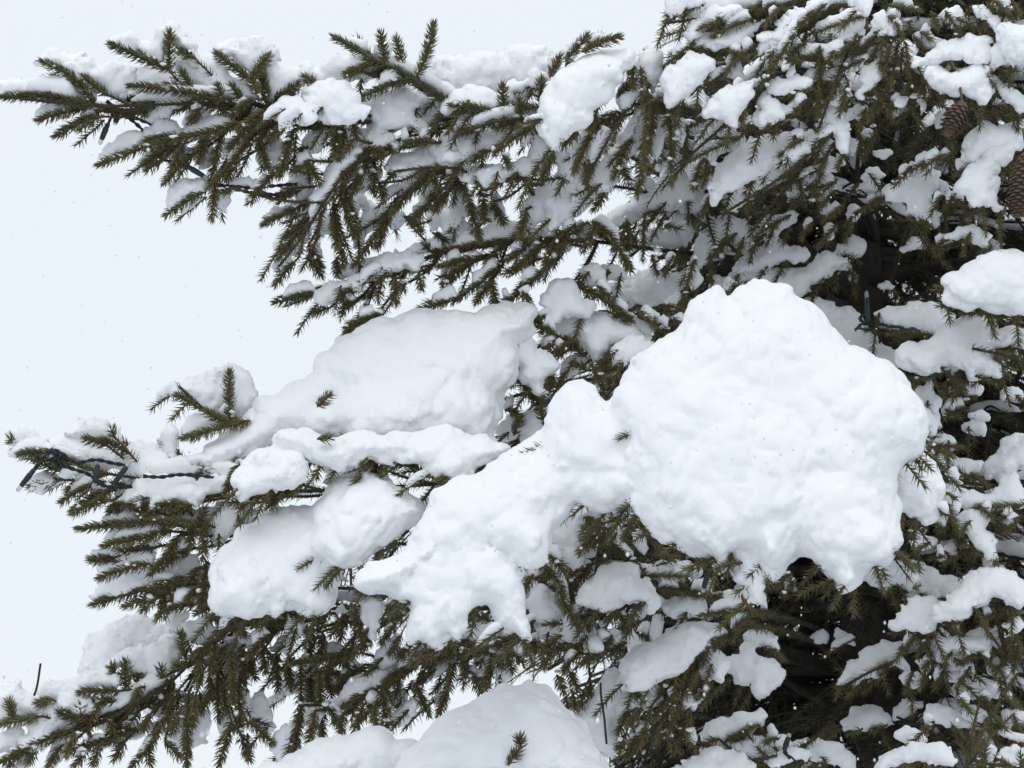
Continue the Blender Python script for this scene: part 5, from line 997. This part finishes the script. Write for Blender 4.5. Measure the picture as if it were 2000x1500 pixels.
# ------------------------------------------------------------------ string lights
def px3(tile, pts, dz=0.0):
    p = to_px(tile, pts); return np.array([at(x, y, depth(x, y) + dz) for x, y in p])
def cable_geo(g, P, twist=True, r=0.0022):
    n = max(16, int(np.linalg.norm(np.diff(P, axis=0), axis=1).sum() / 0.006)); P, L = resample(P, n)
    P = P + 0.004 * np.stack([vnoise(P * 25), vnoise(P * 25 + 5), vnoise(P * 25 + 11)], 1)
    if twist:
        T, N, B = frames(P); a = np.linspace(0, L / 0.035 * 2 * math.pi, n)[:, None]; o = (np.cos(a) * N + np.sin(a) * B) * r * 1.0
        for s in (1, -1):
            V, Tr, Q = tube(P + s * o, r, 6); g.add(V, Tr, Q, 0)
    else:
        V, Tr, Q = tube(P, r, 6); g.add(V, Tr, Q, 0)
def lathe(P0, P1, prof, sides=12):
    P0 = np.asarray(P0); P1 = np.asarray(P1); t = np.array([p[0] for p in prof]); r = np.array([p[1] for p in prof])
    return tube(P0 + (P1 - P0) * t[:, None], r, sides)
def string_light(label, cables, bulbs, tw=True):
    teal = 'green' in label
    root_pt = cables[0][0]
    root = link('string_light', None, None, root_pt, label=label, cat='string light')
    for c in cables:
        g = Geo(); cable_geo(g, c, tw); link('cable', g.mesh('cable', [M_TEAL if teal else M_CABLE], root_pt), root)
    for a, b in bulbs:
        a, b = np.asarray(a), np.asarray(b); m = a + (b - a) * 0.76; g = Geo()
        V, Tr, Q = lathe(a, m, [(0, .0032), (.05, .0048), (.3, .0050), (.34, .0060), (.9, .0052), (1, .0046)]); g.add(V, Tr, Q)
        s = link('socket', g.mesh('socket', [M_TEAL if teal else M_SOCKET], a), root, a - root_pt); g = Geo()
        V, Tr, Q = lathe(m, b, [(0, .0042), (.3, .0045), (.6, .0047), (.85, .0038), (1, .0018)]); g.add(V, Tr, Q)
        link('lens', g.mesh('lens', [M_LENS], a), s)
for lab, dz, cs, bs in LIGHTS:
    string_light(lab, [px3(t, c, dz) for t, c in cs], [px3(t, c, dz - 0.012) for t, c in bs])
for lab, tile, pts, dz in WIRES:
    P = px3(tile, pts, dz); g = Geo(); cable_geo(g, P, False, 0.0022); link('wire', g.mesh('wire', [M_WIRE], P[0]), None, P[0], label=lab, cat='wire')

# ------------------------------------------------------------------ cones
def scale_mesh():
    u = np.linspace(-1, 1, 7); v = np.linspace(0, 1, 5); V = []
    for b in v:
        for a in u:
            wdt = 0.0085 * (0.55 + 0.6 * b) * (1 - 0.42 * max(0, b - 0.6) / 0.4)
            V.append((a * wdt, 0.017 * b - 0.0035 * a * a * b, 0.0045 * b * b - 0.003 * a * a + 0.0008 * math.sin(a * 9)))
    i = np.arange(4)[:, None] * 7 + np.arange(6)[None]; Q = np.stack([i, i + 1, i + 8, i + 7], -1).reshape(-1, 4)
    V = np.array(V); V2 = V.copy(); V2[:, 2] -= 0.0011; n = len(V)
    ed = [(k, k + 1) for k in range(28, 34)] + [(k * 7, k * 7 + 7) for k in range(4)] + [(k * 7 + 6, k * 7 + 13) for k in range(4)]
    QE = [(a, b, b + n, a + n) for a, b in ed]
    return mk_mesh('scale', np.vstack([V, V2]), [np.vstack([Q, Q[:, ::-1] + n, QE])], [M_CONE])
SM = scale_mesh()
for lab, (x0, y0), (x1, y1), wpx, dz in CONES:
    d = depth(min(x0, 1990), y0) + dz; a = at(x0, y0, d); b = at(x1, y1, d - 0.01); ax = unit(b - a); L = np.linalg.norm(b - a); R = wpx / 2 * d / FPX
    g = Geo(); pr = [(0, .25), (.12, .55), (.35, .68), (.65, .66), (.88, .45), (1, .15)]
    V, Tr, Q = lathe(a, b, [(t, r * R) for t, r in pr], 12); g.add(V, Tr, Q)
    st = a + np.array([0, 0.02, 0.06]); V, Tr, Q = tube(np.array([st, a]), [0.003, 0.003], 6); g.add(V, Tr, Q)
    co = link('spruce_cone', g.mesh('spruce_cone', [M_CONE], a), tree, a - TO, label=lab)
    Z = Vector(ax); ns = int(L / 0.0011)
    for k in range(ns):
        t = 0.03 + 0.95 * k / ns; ang = k * 2.39996; rr = np.interp(t, [p[0] for p in pr], [p[1] for p in pr]) * R
        q = Vector(Z).orthogonal().normalized(); q = Matrix.Rotation(ang, 3, Z) @ q; side = Z.cross(q)
        open_ = 0.42
        yv = (Z * math.cos(open_) + q * math.sin(open_)).normalized(); zv = side.cross(yv).normalized()
        M = Matrix((side, yv, zv)).transposed().to_4x4(); p = Vector(ax * (t * L - 0.008)) + q * float(rr * 0.86)
        sc = (0.72 + 0.45 * math.sin(math.pi * min(1, t + 0.08))) * R / 0.024
        o = bpy.data.objects.new('scale', SM); COL.objects.link(o); o.parent = co; o.matrix_local = Matrix.Translation(p) @ M @ Matrix.Scale(sc, 4)

# ------------------------------------------------------------------ a dry leaf and the falling flakes
lp = at(1457, 1160, depth(1457, 1160) - 0.05); LV = []
u = np.linspace(0, 1, 7)
for t in u:
    wv = 0.011 * math.sin(math.pi * min(1, 0.08 + t * 0.92)) ** 0.8
    for s in (-1, 0, 1): LV.append(lp + AX * (s * wv + 0.006 * t) + AU * (-0.034 * t + 0.006) + AF * (0.004 * abs(s) + 0.006 * math.sin(t * 5)))
LV = np.array(LV); i = np.arange(6)[:, None] * 3 + np.arange(2)[None]; LQ = np.stack([i, i + 1, i + 4, i + 3], -1).reshape(-1, 4)
n = len(LV); QE = [(a, a + 3, a + 3 + n, a + n) for a in range(0, 18, 3)] + [(a, a + 3, a + 3 + n, a + n) for a in range(2, 18, 3)]
link('dry_leaf', mk_mesh('dry_leaf', np.vstack([LV, LV + AF * 0.0006]) - lp, [np.vstack([LQ, LQ[:, ::-1] + n, QE])], [M_LEAF]), None, lp, label='small rust brown dry leaf caught under the big snow clump', cat='leaf')

fg = Geo()
ico = np.array([(0, 0, 1), (0, 0, -1), (1, 0, 0), (-1, 0, 0), (0, 1, 0), (0, -1, 0)], float); icf = np.array([(0, 2, 4), (0, 4, 3), (0, 3, 5), (0, 5, 2), (1, 4, 2), (1, 3, 4), (1, 5, 3), (1, 2, 5)])
for k in range(700):
    d = rnd.uniform(2.6, 4.6) if k < 620 else rnd.uniform(1.3, 2.3); x = rnd.uniform(-300, 2300); y = rnd.uniform(-200, 1700)
    if d > depth(min(max(x, 0), 2000), min(max(y, 0), 1500)) - 0.1 and x > 600: d = rnd.uniform(2.6, 3.4)
    fg.add(at(x, y, d) + ico * np.array([1, 1, rnd.uniform(1, 1.8)]) * (rnd.uniform(0.0008, 0.0021) if rnd.random() < 0.93 else rnd.uniform(0.0022, 0.0036)), icf)
link('falling_snow', fg.mesh('falling_snow', [M_SNOW]), None, label='scattered fine snowflakes falling in front of the tree', cat='snow', kind='stuff')
